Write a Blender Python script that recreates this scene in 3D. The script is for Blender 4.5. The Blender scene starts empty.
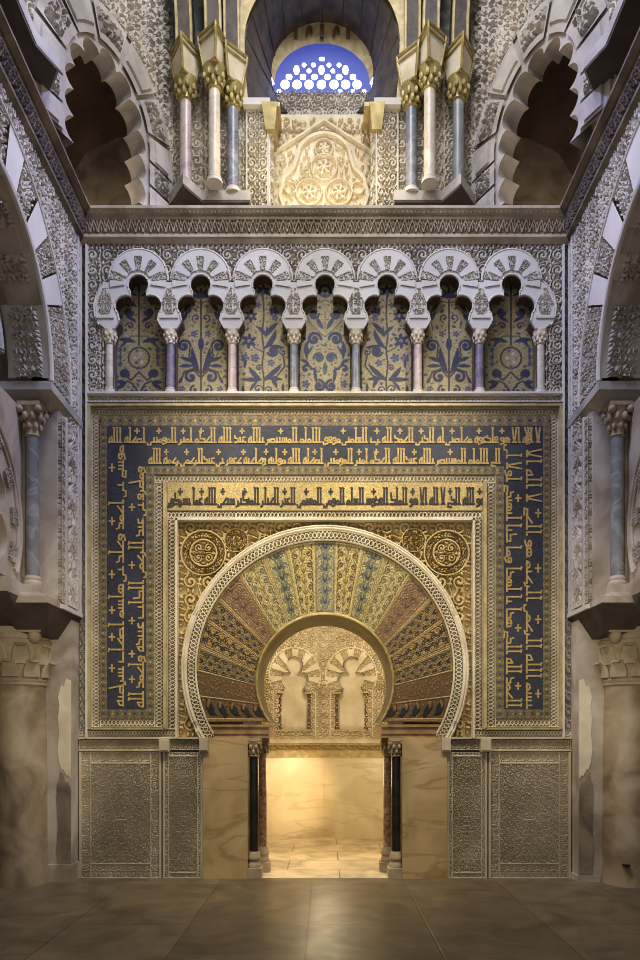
import bpy, math, random
import numpy as np
from mathutils import Vector
random.seed(7); RNG = np.random.RandomState(11)
SC = bpy.context.scene; COL = SC.collection
PI = math.pi
D, F, CX, HY, CZ = 7.0, 700.0, 325.0, 732.0, 1.46      # camera distance, focal px, principal point, eye height

def lin(c):
    return tuple(((v/255.0)/12.92 if v/255.0 <= .04045 else ((v/255.0+.055)/1.055)**2.4) for v in c)
def XZ(px, py, Y=0.0):                                   # photograph position -> X, Z on the plane at depth Y
    d = D+Y
    return (px-CX)*d/F, CZ+(HY-py)*d/F

# ------------------------------------------------------------------ materials
def newmat(name):
    m = bpy.data.materials.new(name); m.use_nodes = True
    nt = m.node_tree; b = nt.nodes['Principled BSDF']
    return m, nt, b
def stone(name, c1, c2, scale=3.0, rough=.75, bump=.25, bscale=60, metal=0.0, c3=None, detail=6, dist=.0):
    m, nt, b = newmat(name)
    tc = nt.nodes.new('ShaderNodeTexCoord'); n = nt.nodes.new('ShaderNodeTexNoise')
    n.inputs['Scale'].default_value = scale; n.inputs['Detail'].default_value = detail; n.inputs['Distortion'].default_value = dist
    nt.links.new(tc.outputs['Object'], n.inputs['Vector'])
    r = nt.nodes.new('ShaderNodeValToRGB')
    r.color_ramp.elements[0].position = .35; r.color_ramp.elements[1].position = .68
    r.color_ramp.elements[0].color = (*lin(c1), 1); r.color_ramp.elements[1].color = (*lin(c2), 1)
    if c3:
        e = r.color_ramp.elements.new(.5); e.color = (*lin(c3), 1)
    nt.links.new(n.outputs['Fac'], r.inputs['Fac']); nt.links.new(r.outputs['Color'], b.inputs['Base Color'])
    b.inputs['Roughness'].default_value = rough; b.inputs['Metallic'].default_value = metal
    if bump:
        n2 = nt.nodes.new('ShaderNodeTexNoise'); n2.inputs['Scale'].default_value = bscale; n2.inputs['Detail'].default_value = 4
        nt.links.new(tc.outputs['Object'], n2.inputs['Vector'])
        bp = nt.nodes.new('ShaderNodeBump'); bp.inputs['Strength'].default_value = bump; bp.inputs['Distance'].default_value = .01
        nt.links.new(n2.outputs['Fac'], bp.inputs['Height']); nt.links.new(bp.outputs['Normal'], b.inputs['Normal'])
    return m
def marble(name, c1, c2, cv, scale=2.0, vein=.08, rough=.3, rot=(0, 0, 0), stretch=(1, 1, 1)):
    m, nt, b = newmat(name)
    tc = nt.nodes.new('ShaderNodeTexCoord'); mp = nt.nodes.new('ShaderNodeMapping'); mp.inputs['Rotation'].default_value = rot
    nt.links.new(tc.outputs['Object'], mp.inputs['Vector'])
    n = nt.nodes.new('ShaderNodeTexNoise'); n.inputs['Scale'].default_value = scale; n.inputs['Detail'].default_value = 8; n.inputs['Distortion'].default_value = 1.2
    nt.links.new(mp.outputs['Vector'], n.inputs['Vector'])
    r = nt.nodes.new('ShaderNodeValToRGB'); r.color_ramp.elements[0].position = .3; r.color_ramp.elements[1].position = .7
    r.color_ramp.elements[0].color = (*lin(c1), 1); r.color_ramp.elements[1].color = (*lin(c2), 1)
    nt.links.new(n.outputs['Fac'], r.inputs['Fac'])
    m3 = nt.nodes.new('ShaderNodeMapping'); m3.inputs['Rotation'].default_value = rot; m3.inputs['Scale'].default_value = stretch
    nt.links.new(tc.outputs['Object'], m3.inputs['Vector'])
    w = nt.nodes.new('ShaderNodeTexNoise'); w.inputs['Scale'].default_value = scale*.9; w.inputs['Detail'].default_value = 5; w.inputs['Distortion'].default_value = .6
    nt.links.new(m3.outputs['Vector'], w.inputs['Vector'])
    r2 = nt.nodes.new('ShaderNodeValToRGB'); e = r2.color_ramp.elements; e[0].position = .5-vein*.4; e[1].position = .5+vein*.4; e[0].color = e[1].color = (0, 0, 0, 1)
    e2 = e.new(.5); e2.color = (.55, .55, .55, 1); nt.links.new(w.outputs['Fac'], r2.inputs['Fac'])
    mx = nt.nodes.new('ShaderNodeMix'); mx.data_type = 'RGBA'
    nt.links.new(r2.outputs['Color'], mx.inputs[0]); nt.links.new(r.outputs['Color'], mx.inputs[6]); mx.inputs[7].default_value = (*lin(cv), 1)
    nt.links.new(mx.outputs[2], b.inputs['Base Color']); b.inputs['Roughness'].default_value = rough
    return m
def vcol(name, rough=.5, metal=.15):
    m, nt, b = newmat(name)
    a = nt.nodes.new('ShaderNodeVertexColor'); a.layer_name = 'pattern'
    tc = nt.nodes.new('ShaderNodeTexCoord'); v = nt.nodes.new('ShaderNodeTexVoronoi'); v.inputs['Scale'].default_value = 95
    nt.links.new(tc.outputs['Object'], v.inputs['Vector'])
    h = nt.nodes.new('ShaderNodeHueSaturation')
    mr = nt.nodes.new('ShaderNodeMapRange'); mr.inputs[3].default_value = .65; mr.inputs[4].default_value = 1.3
    s = nt.nodes.new('ShaderNodeSeparateColor'); nt.links.new(v.outputs['Color'], s.inputs[0])
    nt.links.new(s.outputs[0], mr.inputs[0]); nt.links.new(mr.outputs[0], h.inputs['Value'])
    nt.links.new(a.outputs['Color'], h.inputs['Color']); nt.links.new(h.outputs['Color'], b.inputs['Base Color'])
    bp = nt.nodes.new('ShaderNodeBump'); bp.inputs['Strength'].default_value = .35; bp.inputs['Distance'].default_value = .004
    nt.links.new(s.outputs[1], bp.inputs['Height']); nt.links.new(bp.outputs['Normal'], b.inputs['Normal'])
    b.inputs['Roughness'].default_value = rough; b.inputs['Metallic'].default_value = metal
    return m
def emis(name, c, s):
    m, nt, b = newmat(name)
    b.inputs['Base Color'].default_value = (0, 0, 0, 1); b.inputs['Emission Color'].default_value = (*lin(c), 1); b.inputs['Emission Strength'].default_value = s
    return m
M = dict(
    stucco=stone('carved_stucco', (176, 166, 150), (216, 207, 190), 2.5, .8, .2, 90),
    stucco_dim=stone('darker_stucco', (150, 142, 132), (196, 188, 176), 3.0, .85, .3, 70),
    white=stone('white_carving', (206, 190, 156), (238, 226, 196), 4, .75, .15, 120),
    plain=stone('smooth_plaster', (200, 193, 180), (226, 220, 206), 1.5, .8, .1, 40),
    gold_carve=stone('gilded_carving', (186, 162, 106), (222, 198, 138), 6, .6, .2, 90, .12),
    gold=stone('gilding', (150, 132, 78), (190, 170, 106), 12, .4, .2, 90, .3),
    gilt_line=stone('gilt_fillet', (170, 150, 102), (206, 186, 132), 14, .5, .2, 90, .15),
    dado=stone('dado_carving', (182, 166, 136), (212, 198, 168), 2.2, .75, .2, 90),
    plaster=stone('old_plaster', (148, 132, 110), (206, 194, 172), 2.2, .9, .3, 25, dist=.6),
    brownplaster=stone('brown_plaster', (112, 96, 78), (150, 136, 118), 2.0, .9, .3, 25),
    cornice=stone('cornice_stone', (168, 152, 122), (206, 190, 160), 5, .8, .3, 60),
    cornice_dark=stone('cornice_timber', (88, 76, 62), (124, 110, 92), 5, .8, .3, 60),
    ledge_under=stone('underside_shade_tone', (70, 60, 52), (88, 78, 70), 4, .9, .2, 50),  # shade under ledges and imposts, put into the colour
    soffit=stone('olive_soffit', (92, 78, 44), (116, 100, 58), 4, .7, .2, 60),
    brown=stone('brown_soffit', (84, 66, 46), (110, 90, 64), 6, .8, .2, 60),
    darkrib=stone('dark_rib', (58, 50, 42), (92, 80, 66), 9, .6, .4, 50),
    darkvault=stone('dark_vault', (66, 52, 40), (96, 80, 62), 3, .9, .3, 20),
    squinch_wall=stone('grey_brown_plaster', (104, 90, 74), (164, 148, 124), 2.6, .9, .3, 18, dist=.8),  # mottled grey-brown plaster tone
    bigcol=stone('mottled_column_marble', (118, 100, 72), (184, 166, 134), 2.2, .5, .12, 30, c3=(158, 138, 106), dist=1.0),
    capital=stone('capital_stone', (154, 136, 108), (190, 172, 142), 5, .7, .25, 50),
    blackmarble=stone('black_marble', (20, 20, 18), (44, 42, 36), 9, .25, .0),
    redmarble=stone('red_marble', (104, 72, 54), (190, 156, 120), 22, .3, .0, dist=1.0),
    greycol=marble('grey_marble', (104, 106, 102), (142, 142, 136), (170, 168, 160), 3, .08, .4),
    bluecol=marble('blue_grey_marble', (94, 98, 108), (130, 134, 140), (160, 160, 166), 6, .1, .35),
    pinkcol=marble('rose_marble', (176, 152, 142), (208, 190, 180), (150, 120, 116), 6, .1, .35),
    purplecol=marble('violet_marble', (104, 92, 110), (150, 136, 150), (170, 160, 166), 6, .1, .35),
    creamcol=marble('cream_marble', (196, 184, 160), (222, 212, 190), (180, 160, 130), 5, .1, .4),
    slab=marble('veined_marble', (170, 142, 92), (212, 184, 132), (140, 112, 68), 2.2, .07, .35, (0, .7, 0), (.35, 1, 1.8)),
    nichemarble=marble('cream_veined_marble', (216, 196, 154), (242, 226, 190), (204, 178, 128), 2.0, .07, .3, (0, -.75, 0), (.3, 1, 1.8)),
    redmould=stone('red_brown_moulding', (140, 106, 68), (178, 144, 98), 10, .6, .2, 60),
    mosaic=vcol('mosaic_tesserae', .45, .12),
    letter_gold=stone('gold_tesserae', (164, 136, 70), (206, 176, 102), 40, .6, .2, 90, 0),
    letter_dark=stone('dark_tesserae', (34, 30, 34), (64, 52, 44), 40, .5, .2, 90),
    winframe=stone('lattice_stone', (120, 120, 150), (170, 170, 190), 6, .7, .2, 60),
    daylight=emis('blue_daylight', (176, 196, 255), 9.0),
)

# ------------------------------------------------------------------ scene graph helpers
def thing(name, label, cat, loc=(0, 0, 0), group=None, kind=None):
    o = bpy.data.objects.new(name, None); COL.objects.link(o); o.location = loc; o.empty_display_size = .1
    o['label'] = label; o['category'] = cat
    if group: o['group'] = group
    if kind: o['kind'] = kind
    return o
def tag(o, label, cat, group=None):
    o['label'] = label; o['category'] = cat
    if group: o['group'] = group
    return o
def struct(o):
    o['kind'] = 'structure'; return o
def link(name, me, parent=None, label=None):
    o = bpy.data.objects.new(name, me); COL.objects.link(o)
    if parent is not None:
        o.parent = parent
        p = parent; off = Vector((0, 0, 0))
        while p is not None:
            off += Vector(p.location); p = p.parent
        o.location = -off
    if label: o['label'] = label
    return o
class MB:
    def __init__(s): s.v = []; s.f = []; s.mi = []; s.cur = 0
    def add(s, vs, fs):
        b = len(s.v); s.v.extend([tuple(map(float, p)) for p in vs]); s.f.extend([tuple(b+i for i in f) for f in fs]); s.mi.extend([s.cur]*len(fs))
    def box(s, x0, x1, y0, y1, z0, z1):
        s.add([(x0, y0, z0), (x1, y0, z0), (x1, y1, z0), (x0, y1, z0), (x0, y0, z1), (x1, y0, z1), (x1, y1, z1), (x0, y1, z1)],
              [(0, 3, 2, 1), (4, 5, 6, 7), (0, 1, 5, 4), (1, 2, 6, 5), (2, 3, 7, 6), (3, 0, 4, 7)])
    def prism(s, pts, fr, h0, h1):                       # polygon in a frame's plane, extruded along its normal
        n = len(pts); vs = [fr.p(a, b, h0) for a, b in pts]+[fr.p(a, b, h1) for a, b in pts]
        s.add(vs, [tuple(range(n))[::-1], tuple(range(n, 2*n))]+[(i, (i+1) % n, n+(i+1) % n, n+i) for i in range(n)])
    def hprism(s, pts, z0, z1):                          # plan polygon extruded upward
        n = len(pts); vs = [(x, y, z0) for x, y in pts]+[(x, y, z1) for x, y in pts]
        s.add(vs, [tuple(range(n))[::-1], tuple(range(n, 2*n))]+[(i, (i+1) % n, n+(i+1) % n, n+i) for i in range(n)])
    def loft(s, loops, closed=True, cap=True):           # list of equal-length loops
        n = len(loops[0]); b = [p for l in loops for p in l]; fs = []
        for k in range(len(loops)-1):
            for i in range(n if closed else n-1):
                j = (i+1) % n; fs.append((k*n+i, k*n+j, (k+1)*n+j, (k+1)*n+i))
        if cap and closed: fs += [tuple(range(n))[::-1], tuple((len(loops)-1)*n+i for i in range(n))]
        s.add(b, fs)
    def lathe(s, cx, cy, prof, seg=28):
        s.loft([[(cx+r*math.cos(2*PI*i/seg), cy+r*math.sin(2*PI*i/seg), z) for i in range(seg)] for r, z in prof])
    def tube(s, pts, r, seg=8, closed=False):
        P = [Vector(p) for p in pts]; n = len(P); loops = []
        for i in range(n):
            t = (P[(i+1) % n]-P[i-1]) if closed else (P[min(i+1, n-1)]-P[max(i-1, 0)])
            t.normalize(); up = Vector((0, 0, 1)) if abs(t.z) < .9 else Vector((0, 1, 0))
            a = t.cross(up).normalized(); c = a.cross(t); rr = r[i] if isinstance(r, (list, tuple)) else r
            loops.append([P[i]+a*rr*math.cos(2*PI*k/seg)+c*rr*math.sin(2*PI*k/seg) for k in range(seg)])
        if closed: loops.append(loops[0])
        s.loft(loops, True, not closed)
    def ball(s, c, r, seg=10, rings=6, sc=(1, 1, 1)):
        s.loft([[(c[0]+sc[0]*r*math.sin(PI*(k+.001)/rings*.999)*math.cos(2*PI*i/seg), c[1]+sc[1]*r*math.sin(PI*(k+.001)/rings*.999)*math.sin(2*PI*i/seg), c[2]-sc[2]*r*math.cos(PI*k/rings)) for i in range(seg)] for k in range(rings+1)])
    def build(s, name, mats, parent=None, smooth=False, label=None):
        me = bpy.data.meshes.new(name); me.from_pydata(s.v, [], s.f)
        for m in (mats if isinstance(mats, (list, tuple)) else [mats]): me.materials.append(m)
        me.polygons.foreach_set('material_index', s.mi)
        if smooth:
            me.polygons.foreach_set('use_smooth', [True]*len(me.polygons))
            try: me.set_sharp_from_angle(angle=math.radians(40))
            except Exception: pass
        me.update()
        return link(name, me, parent, label)
class Fr:
    """a wall plane: a runs along it, b is height, h stands out along its normal"""
    def __init__(s, o, ex, n): s.o = np.array(o, float); s.ex = np.array(ex, float)/np.linalg.norm(ex); s.n = np.array(n, float)/np.linalg.norm(n)
    def p(s, a, b, h=0.0):
        q = s.o+s.ex*a+s.n*h; return (q[0], q[1], q[2]+b)
    def arr(s, A, B, H):
        P = s.o+A[..., None]*s.ex+H[..., None]*s.n; P[..., 2] += B; return P
BACK = Fr((0, 0, 0), (1, 0, 0), (0, -1, 0))
def grid_mesh(name, P, mats, parent=None, mask=None, col=None, flip=False, label=None):
    ny, nx = P.shape[:2]; idx = np.arange(ny*nx).reshape(ny, nx)
    q = np.stack([idx[:-1, :-1], idx[:-1, 1:], idx[1:, 1:], idx[1:, :-1]], -1).reshape(-1, 4)
    if flip: q = q[:, ::-1]
    if mask is not None: q = q[mask.ravel()[q].all(1)]
    used = np.unique(q); remap = np.zeros(ny*nx, int); remap[used] = np.arange(len(used)); q = remap[q]
    V = P.reshape(-1, 3)[used]
    me = bpy.data.meshes.new(name); me.vertices.add(len(V)); me.vertices.foreach_set('co', V.astype(np.float32).ravel())
    me.loops.add(len(q)*4); me.loops.foreach_set('vertex_index', q.astype(np.int32).ravel())
    me.polygons.add(len(q)); me.polygons.foreach_set('loop_start', np.arange(0, len(q)*4, 4, dtype=np.int32))
    me.polygons.foreach_set('use_smooth', np.zeros(len(q), bool))
    if col is not None:
        c = np.ones((len(V), 4), np.float32); c[:, :3] = col.reshape(-1, 3)[used]
        at = me.color_attributes.new('pattern', 'FLOAT_COLOR', 'POINT'); at.data.foreach_set('color', c.ravel())
    me.materials.append(mats); me.update(calc_edges=True); me.validate()
    return link(name, me, parent, label)
def relief(name, fr, a0, a1, b0, b1, res, hf, mat, parent=None, mask=None, label=None, rim=0.0, rimh=0.0, base=0.0):
    nx = max(3, int(round((a1-a0)/res))+1); ny = max(3, int(round((b1-b0)/res))+1)
    A, B = np.meshgrid(np.linspace(a0, a1, nx), np.linspace(b0, b1, ny))
    H = hf(A, B)
    if rim:
        e = np.minimum(np.minimum(A-a0, a1-A), np.minimum(B-b0, b1-B)); H = np.where(e < rim, np.maximum(H, rimh), H)
    mk = mask(A, B) if mask is not None else None
    return grid_mesh(name, fr.arr(A, B, H+base), mat, parent, mk, None, False, label)

# ------------------------------------------------------------------ drawn patterns (arrays of height or colour)
class Canvas:
    def __init__(s, w, h, res, bg=None, wrapx=False, wrapy=False):
        s.w, s.h, s.res = w, h, res; s.nx, s.ny = int(round(w*res)), int(round(h*res)); s.wx, s.wy = wrapx, wrapy
        s.H = np.zeros((s.ny, s.nx)); s.C = None
        if bg is not None: s.C = np.ones((s.ny, s.nx, 3))*np.array(lin(bg))
    def _seg(s, p, q, r0, r1, col, val):
        m = max(r0, r1)+1.5/s.res
        i0 = int((min(p[0], q[0])-m)*s.res); i1 = int((max(p[0], q[0])+m)*s.res)+2
        j0 = int((min(p[1], q[1])-m)*s.res); j1 = int((max(p[1], q[1])+m)*s.res)+2
        I, J = np.arange(i0, i1), np.arange(j0, j1)
        if not s.wx: I = I[(I >= 0) & (I < s.nx)]
        if not s.wy: J = J[(J >= 0) & (J < s.ny)]
        if len(I) == 0 or len(J) == 0: return
        x, y = np.meshgrid((I+.5)/s.res, (J+.5)/s.res)
        dx, dy = q[0]-p[0], q[1]-p[1]; L = dx*dx+dy*dy+1e-12
        t = np.clip(((x-p[0])*dx+(y-p[1])*dy)/L, 0, 1)
        d = np.hypot(x-p[0]-t*dx, y-p[1]-t*dy); r = r0+(r1-r0)*t
        c = np.clip((r-d)*s.res+.5, 0, 1); hh = val*np.clip((r-d)/(.2*np.maximum(r, 1e-6))+.05, 0, 1)
        jj, ii = np.meshgrid(J % s.ny, I % s.nx, indexing='ij')
        s.H[jj, ii] = np.maximum(s.H[jj, ii], hh)
        if s.C is not None and col is not None: s.C[jj, ii] = s.C[jj, ii]*(1-c[..., None])+np.array(lin(col))*c[..., None]
    def stroke(s, pts, w, col=None, val=1.0):
        n = len(pts); ws = [w]*n if not isinstance(w, (list, tuple)) else w
        for i in range(n-1): s._seg(pts[i], pts[i+1], ws[i], ws[i+1], col, val)
    def disc(s, x, y, r, col=None, val=1.0): s._seg((x, y), (x+1e-4, y), r, r, col, val)
    def ring(s, x, y, r, w, col=None, a0=0, a1=2*PI, n=18):
        s.stroke([(x+r*math.cos(a0+(a1-a0)*i/n), y+r*math.sin(a0+(a1-a0)*i/n)) for i in range(n+1)], w, col)
    def spiral(s, x, y, r, a0, turns, w, col=None, n=22, tip=1.6):
        pts = []; ws = []
        for i in range(n+1):
            t = i/n; rr = r*(1-.86*t); a = a0+turns*2*PI*t; pts.append((x+rr*math.cos(a), y+rr*math.sin(a))); ws.append(w*(1+(tip-1)*t))
        s.stroke(pts, ws, col)
    def leaf(s, x, y, ang, L, w, col=None, bend=.5, n=8):
        pts = []; ws = []
        a = ang; px, py = x, y
        for i in range(n+1):
            t = i/n; pts.append((px, py)); ws.append(max(w*math.sin(PI*min(1, (t*.9+.08)))**.8, w*.12))
            a = ang+bend*t; px += math.cos(a)*L/n; py += math.sin(a)*L/n
        s.stroke(pts, ws, col)
    def fill(s, n, r, seed, col=None, kinds=('leaf', 'dot')):
        rg = random.Random(seed)
        for _ in range(n):
            x, y = rg.random()*s.w, rg.random()*s.h
            i0, i1 = int((x-r)*s.res), int((x+r)*s.res)+1; j0, j1 = int((y-r)*s.res), int((y+r)*s.res)+1
            I, J = np.arange(i0, i1), np.arange(j0, j1)
            if not s.wx and (i0 < 0 or i1 > s.nx): continue
            if not s.wy and (j0 < 0 or j1 > s.ny): continue
            if s.H[np.ix_(J % s.ny, I % s.nx)].max() > .05: continue
            if rg.random() < .7: s.leaf(x-.8*r, y-.3*r, rg.uniform(-.6, .9), 1.7*r, r*.5, col, rg.choice([-1.6, 1.6]))
            else: s.disc(x, y, r*.6, col)
    def samp(s, u, v, what='H'):
        A = s.H if what == 'H' else s.C
        x = u*s.nx-.5; y = v*s.ny-.5
        x0 = np.floor(x).astype(int); y0 = np.floor(y).astype(int); fx, fy = x-x0, y-y0
        ix = (lambda k: k % s.nx) if s.wx else (lambda k: np.clip(k, 0, s.nx-1)); iy = (lambda k: k % s.ny) if s.wy else (lambda k: np.clip(k, 0, s.ny-1))
        if what != 'H': fx, fy = fx[..., None], fy[..., None]
        return (A[iy(y0), ix(x0)]*(1-fx)*(1-fy)+A[iy(y0), ix(x0+1)]*fx*(1-fy)+A[iy(y0+1), ix(x0)]*(1-fx)*fy+A[iy(y0+1), ix(x0+1)]*fx*fy)

def tile_foliage(seed):                                   # all-over scrolling foliage, unit tile
    c = Canvas(1, 1, 120, None, True, True)
    for (x, y, r, a, t) in ((.25, .25, .19, 0, 1.3), (.75, .25, .19, PI, -1.3), (.25, .75, .19, PI, -1.3), (.75, .75, .19, 0, 1.3)):
        c.spiral(x, y, r, a+seed, t, .026, tip=2.0)
        for k in range(4): c.leaf(x+.215*math.cos(k*1.57+seed), y+.215*math.sin(k*1.57+seed), k*1.57+.9, .15, .04, None, 1.4)
    c.stroke([(.0, .5), (.12, .45), (.25, .5), (.38, .55), (.5, .5), (.62, .45), (.75, .5), (.88, .55), (1, .5)], .024)
    c.stroke([(.5, .0), (.47, .12), (.5, .25), (.53, .38), (.5, .5), (.47, .62), (.5, .75), (.53, .88), (.5, 1)], .024)
    c.fill(260, .06, seed*3+1); c.fill(140, .045, seed*3+2)
    return c
def tile_scroll(seed):                                    # vine running along u, unit period, v across
    c = Canvas(1, 1, 110, None, True, False)
    N = 24; c.stroke([(i/N, .5+.27*math.sin(2*PI*i/N)) for i in range(-1, N+2)], .036)
    c.spiral(.25, .40, .22, PI*.5, 1.4, .035, tip=2); c.spiral(.75, .60, .22, -PI*.5, 1.4, .035, tip=2)
    for x, y, a in ((.0, .2, .6), (.5, .82, -.6), (.45, .15, .3), (.95, .85, -.3), (.1, .72, 1.2), (.62, .28, -1.2)): c.leaf(x, y, a, .24, .055, None, 1.2)
    c.fill(300, .07, seed); c.fill(300, .045, seed+5)
    return c
def tile_knot():                                          # close-set interlaced border
    c = Canvas(1, 1, 80, None, True, False)
    N = 16
    for ph in (0, PI): c.stroke([(i/N, .5+.30*math.sin(2*PI*i/N+ph)) for i in range(-1, N+2)], .085)
    c.disc(.25, .5, .07); c.disc(.75, .5, .07)
    return c
def tile_geo():                                           # dense geometric maze
    c = Canvas(1, 1, 110, None, True, True)
    for k in range(4):
        x, y = (k % 2)*.5+.25, (k//2)*.5+.25
        c.ring(x, y, .16, .026, n=8); c.disc(x, y, .06)
        for j in range(8): c.leaf(x+.2*math.cos(j*PI/4), y+.2*math.sin(j*PI/4), j*PI/4+.8, .11, .028, None, 1.2)
    c.stroke([(0, 0), (1, 1)], .02); c.stroke([(0, 1), (1, 0)], .02); c.stroke([(0, .5), (.5, 1)], .02); c.stroke([(.5, 0), (1, .5)], .02); c.stroke([(0, .5), (.5, 0)], .02); c.stroke([(.5, 1), (1, .5)], .02)
    c.fill(500, .035, 3); return c
T_F, T_F2, T_S, T_S2, T_K, T_G = tile_foliage(1), tile_foliage(2), tile_scroll(1), tile_scroll(9), tile_knot(), tile_geo()
def foliage(period, depth, T=T_F, ox=0., oy=0.): return lambda A, B: depth*T.samp((A+ox)/period, (B+oy)/period)
def band(px0, py0, px1, py1): return px0, px1, py0, py1
class GM:
    """gathers several grids into one mesh"""
    def __init__(s): s.P = []; s.Q = []; s.C = []; s.n = 0
    def add(s, P, mask=None, col=None):
        ny, nx = P.shape[:2]; idx = np.arange(ny*nx).reshape(ny, nx)
        q = np.stack([idx[:-1, :-1], idx[:-1, 1:], idx[1:, 1:], idx[1:, :-1]], -1).reshape(-1, 4)
        if mask is not None: q = q[mask.ravel()[q].all(1)]
        if len(q) == 0: return
        used = np.unique(q); remap = np.zeros(ny*nx, int); remap[used] = np.arange(len(used))
        s.P.append(P.reshape(-1, 3)[used]); s.Q.append(remap[q]+s.n); s.n += len(used)
        if col is not None: s.C.append(col.reshape(-1, 3)[used])
    def build(s, name, mat, parent=None, label=None):
        V = np.concatenate(s.P); q = np.concatenate(s.Q)
        me = bpy.data.meshes.new(name); me.vertices.add(len(V)); me.vertices.foreach_set('co', V.astype(np.float32).ravel())
        me.loops.add(len(q)*4); me.loops.foreach_set('vertex_index', q.astype(np.int32).ravel())
        me.polygons.add(len(q)); me.polygons.foreach_set('loop_start', np.arange(0, len(q)*4, 4, dtype=np.int32))
        me.polygons.foreach_set('use_smooth', np.zeros(len(q), bool))
        if s.C:
            c = np.ones((len(V), 4), np.float32); c[:, :3] = np.concatenate(s.C)
            at = me.color_attributes.new('pattern', 'FLOAT_COLOR', 'POINT'); at.data.foreach_set('color', c.ravel())
        me.materials.append(mat); me.update(calc_edges=True); me.validate()
        return link(name, me, parent, label)
    def rect(s, fr, a0, a1, b0, b1, res, hf, mask=None, rim=0., rimh=0., base=0., colf=None):
        nx = max(3, int(round((a1-a0)/res))+1); ny = max(3, int(round((b1-b0)/res))+1)
        A, B = np.meshgrid(np.linspace(a0, a1, nx), np.linspace(b0, b1, ny))
        H = hf(A, B) if hf else np.zeros_like(A)
        if rim:
            e = np.minimum(np.minimum(A-a0, a1-A), np.minimum(B-b0, b1-B)); H = np.where(e < rim, np.maximum(H, rimh), H)
        s.add(fr.arr(A, B, H+base), mask(A, B) if mask else None, colf(A, B) if colf else None); return s
    def pband(s, px0, px1, py0, py1, T, per, depth, Y, along='x', res=.0036, rim=.007, flip=False, fr=BACK):
        """a carved strip of the facade, given in photograph px; per = pattern length in strip widths"""
        a0, a1, b0, b1 = (px0-CX)/100, (px1-CX)/100, (878-py1)/100, (878-py0)/100
        if along == 'x':
            w = b1-b0; hf = lambda A, B: depth*T.samp((A-a0)/(w*per), (B-b0)/w)
        else:
            w = a1-a0; hf = lambda A, B: depth*T.samp((B-b0)/(w*per), (A-a0)/w)
        return s.rect(fr, a0, a1, b0, b1, res, hf, None, rim, depth*1.1, -Y-depth)
    def polar(s, fr, ca, cb, r0, r1, t0, t1, res, hf, rim=0., rimh=0., base=0., mask=None):
        """annulus in a frame; angle from straight up, clockwise; hf(arc length, radial 0..1)"""
        nr = max(3, int(round((r1-r0)/res))+1); nt = max(4, int(round(abs(t1-t0)*r1/res))+1)
        R, T = np.meshgrid(np.linspace(r0, r1, nr), np.linspace(t0, t1, nt), indexing='ij')
        v = (R-r0)/(r1-r0); H = hf(T*(r0+r1)/2, v)
        if rim: e = np.minimum(R-r0, r1-R); H = np.where(e < rim, np.maximum(H, rimh), H)
        A, B = ca+R*np.sin(T), cb+R*np.cos(T)
        s.add(fr.arr(A, B, H+base), mask(A, B) if mask else None); return s
def fillet(mb, px0, px1, py0, py1, Y0, Y1):
    mb.box((px0-CX)/100, (px1-CX)/100, Y0, Y1, (878-py1)/100, (878-py0)/100)
def pp(px, py): return ((px-CX)/100, (878-py)/100)

# ================================================================== back wall
TH_wall = MB()
g = GM()
def wall_hole(A, B):
    return ~((np.abs(A) < .80) & (B < 2.70)) & ~((np.abs(A) < 2.16) & (B > 4.78) & (B < 6.05))
wb = GM().rect(BACK, -3.6, 3.6, 0, 6.45, .04, None, wall_hole, base=-.18).build('wall_back', M['stucco_dim']); struct(wb)

# ---- plain stone rim and carved strips beside the facade (part of the back wall)
s = GM()
for sx in (1, -1):
    x0, x1 = (77, 87) if sx > 0 else (563, 573)
    s.pband(x0, x1, 246, 736, T_S, 1.4, .05, .03, 'y')
w = s.build('stucco_strip', M['stucco'], wb)
mb = MB()
for (a, b, c, d) in ((76, 574, 237, 241), (73, 77.5, 237, 738), (572.5, 577, 237, 738), (86.3, 88, 246, 738), (562, 563.7, 246, 738), (88, 562, 392.8, 394.6), (88, 562, 402, 403)): fillet(mb, a, b, c, d, -.03, .02)
mb.build('stucco_fillet', M['plain'], wb)

# ---- carved field of the blind arcade
AX = [325+62*k for k in (-3, -2, -1, 0, 1, 2, 3)]
def above_arches(A, B):
    x, y = A*100+CX, 878-B*100; ok = np.ones_like(A, bool)
    for c in AX: ok &= ~(np.hypot(x-c, y-280) < 27.5) & ~((np.abs(x-c) < 31.5) & (y > 283.5))
    for c, sx in ((AX[0], -1), (AX[-1], 1)): ok &= ~((np.hypot(x-c-sx*13, y-307) < 28) & (y > 283))
    return ok & ~((y > 324) & (x > 104.5) & (x < 545.5))
field = thing('stucco_panel', 'carved stucco field filling the wall around the row of seven small lobed arches', 'panel', (0, 0, 4.8))
s = GM().rect(BACK, -2.37, 2.37, 4.84, 6.32, .0065, foliage(.30, .05), above_arches, base=-.038); s.build('foliage_relief', M['stucco'], field)
for x0, x1 in ((90, 104), (546, 560)): GM().pband(x0, x1, 328, 391, T_S2, 1.2, .04, 0., 'y').build('end_panel', M['stucco'], field)
s = GM().pband(88, 562, 241, 249, T_K, 1.3, .03, .004); s.build('top_border', M['stucco'], field)

# ---- string course between arcade and inscriptions
sc_ = thing('string_course', 'long carved white stone band directly beneath the seven mosaic niches', 'molding', (0, 0, 4.76))
GM().pband(88, 562, 394.6, 402, T_K, .85, .055, .027).build('carved_face', M['white'], sc_)

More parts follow.
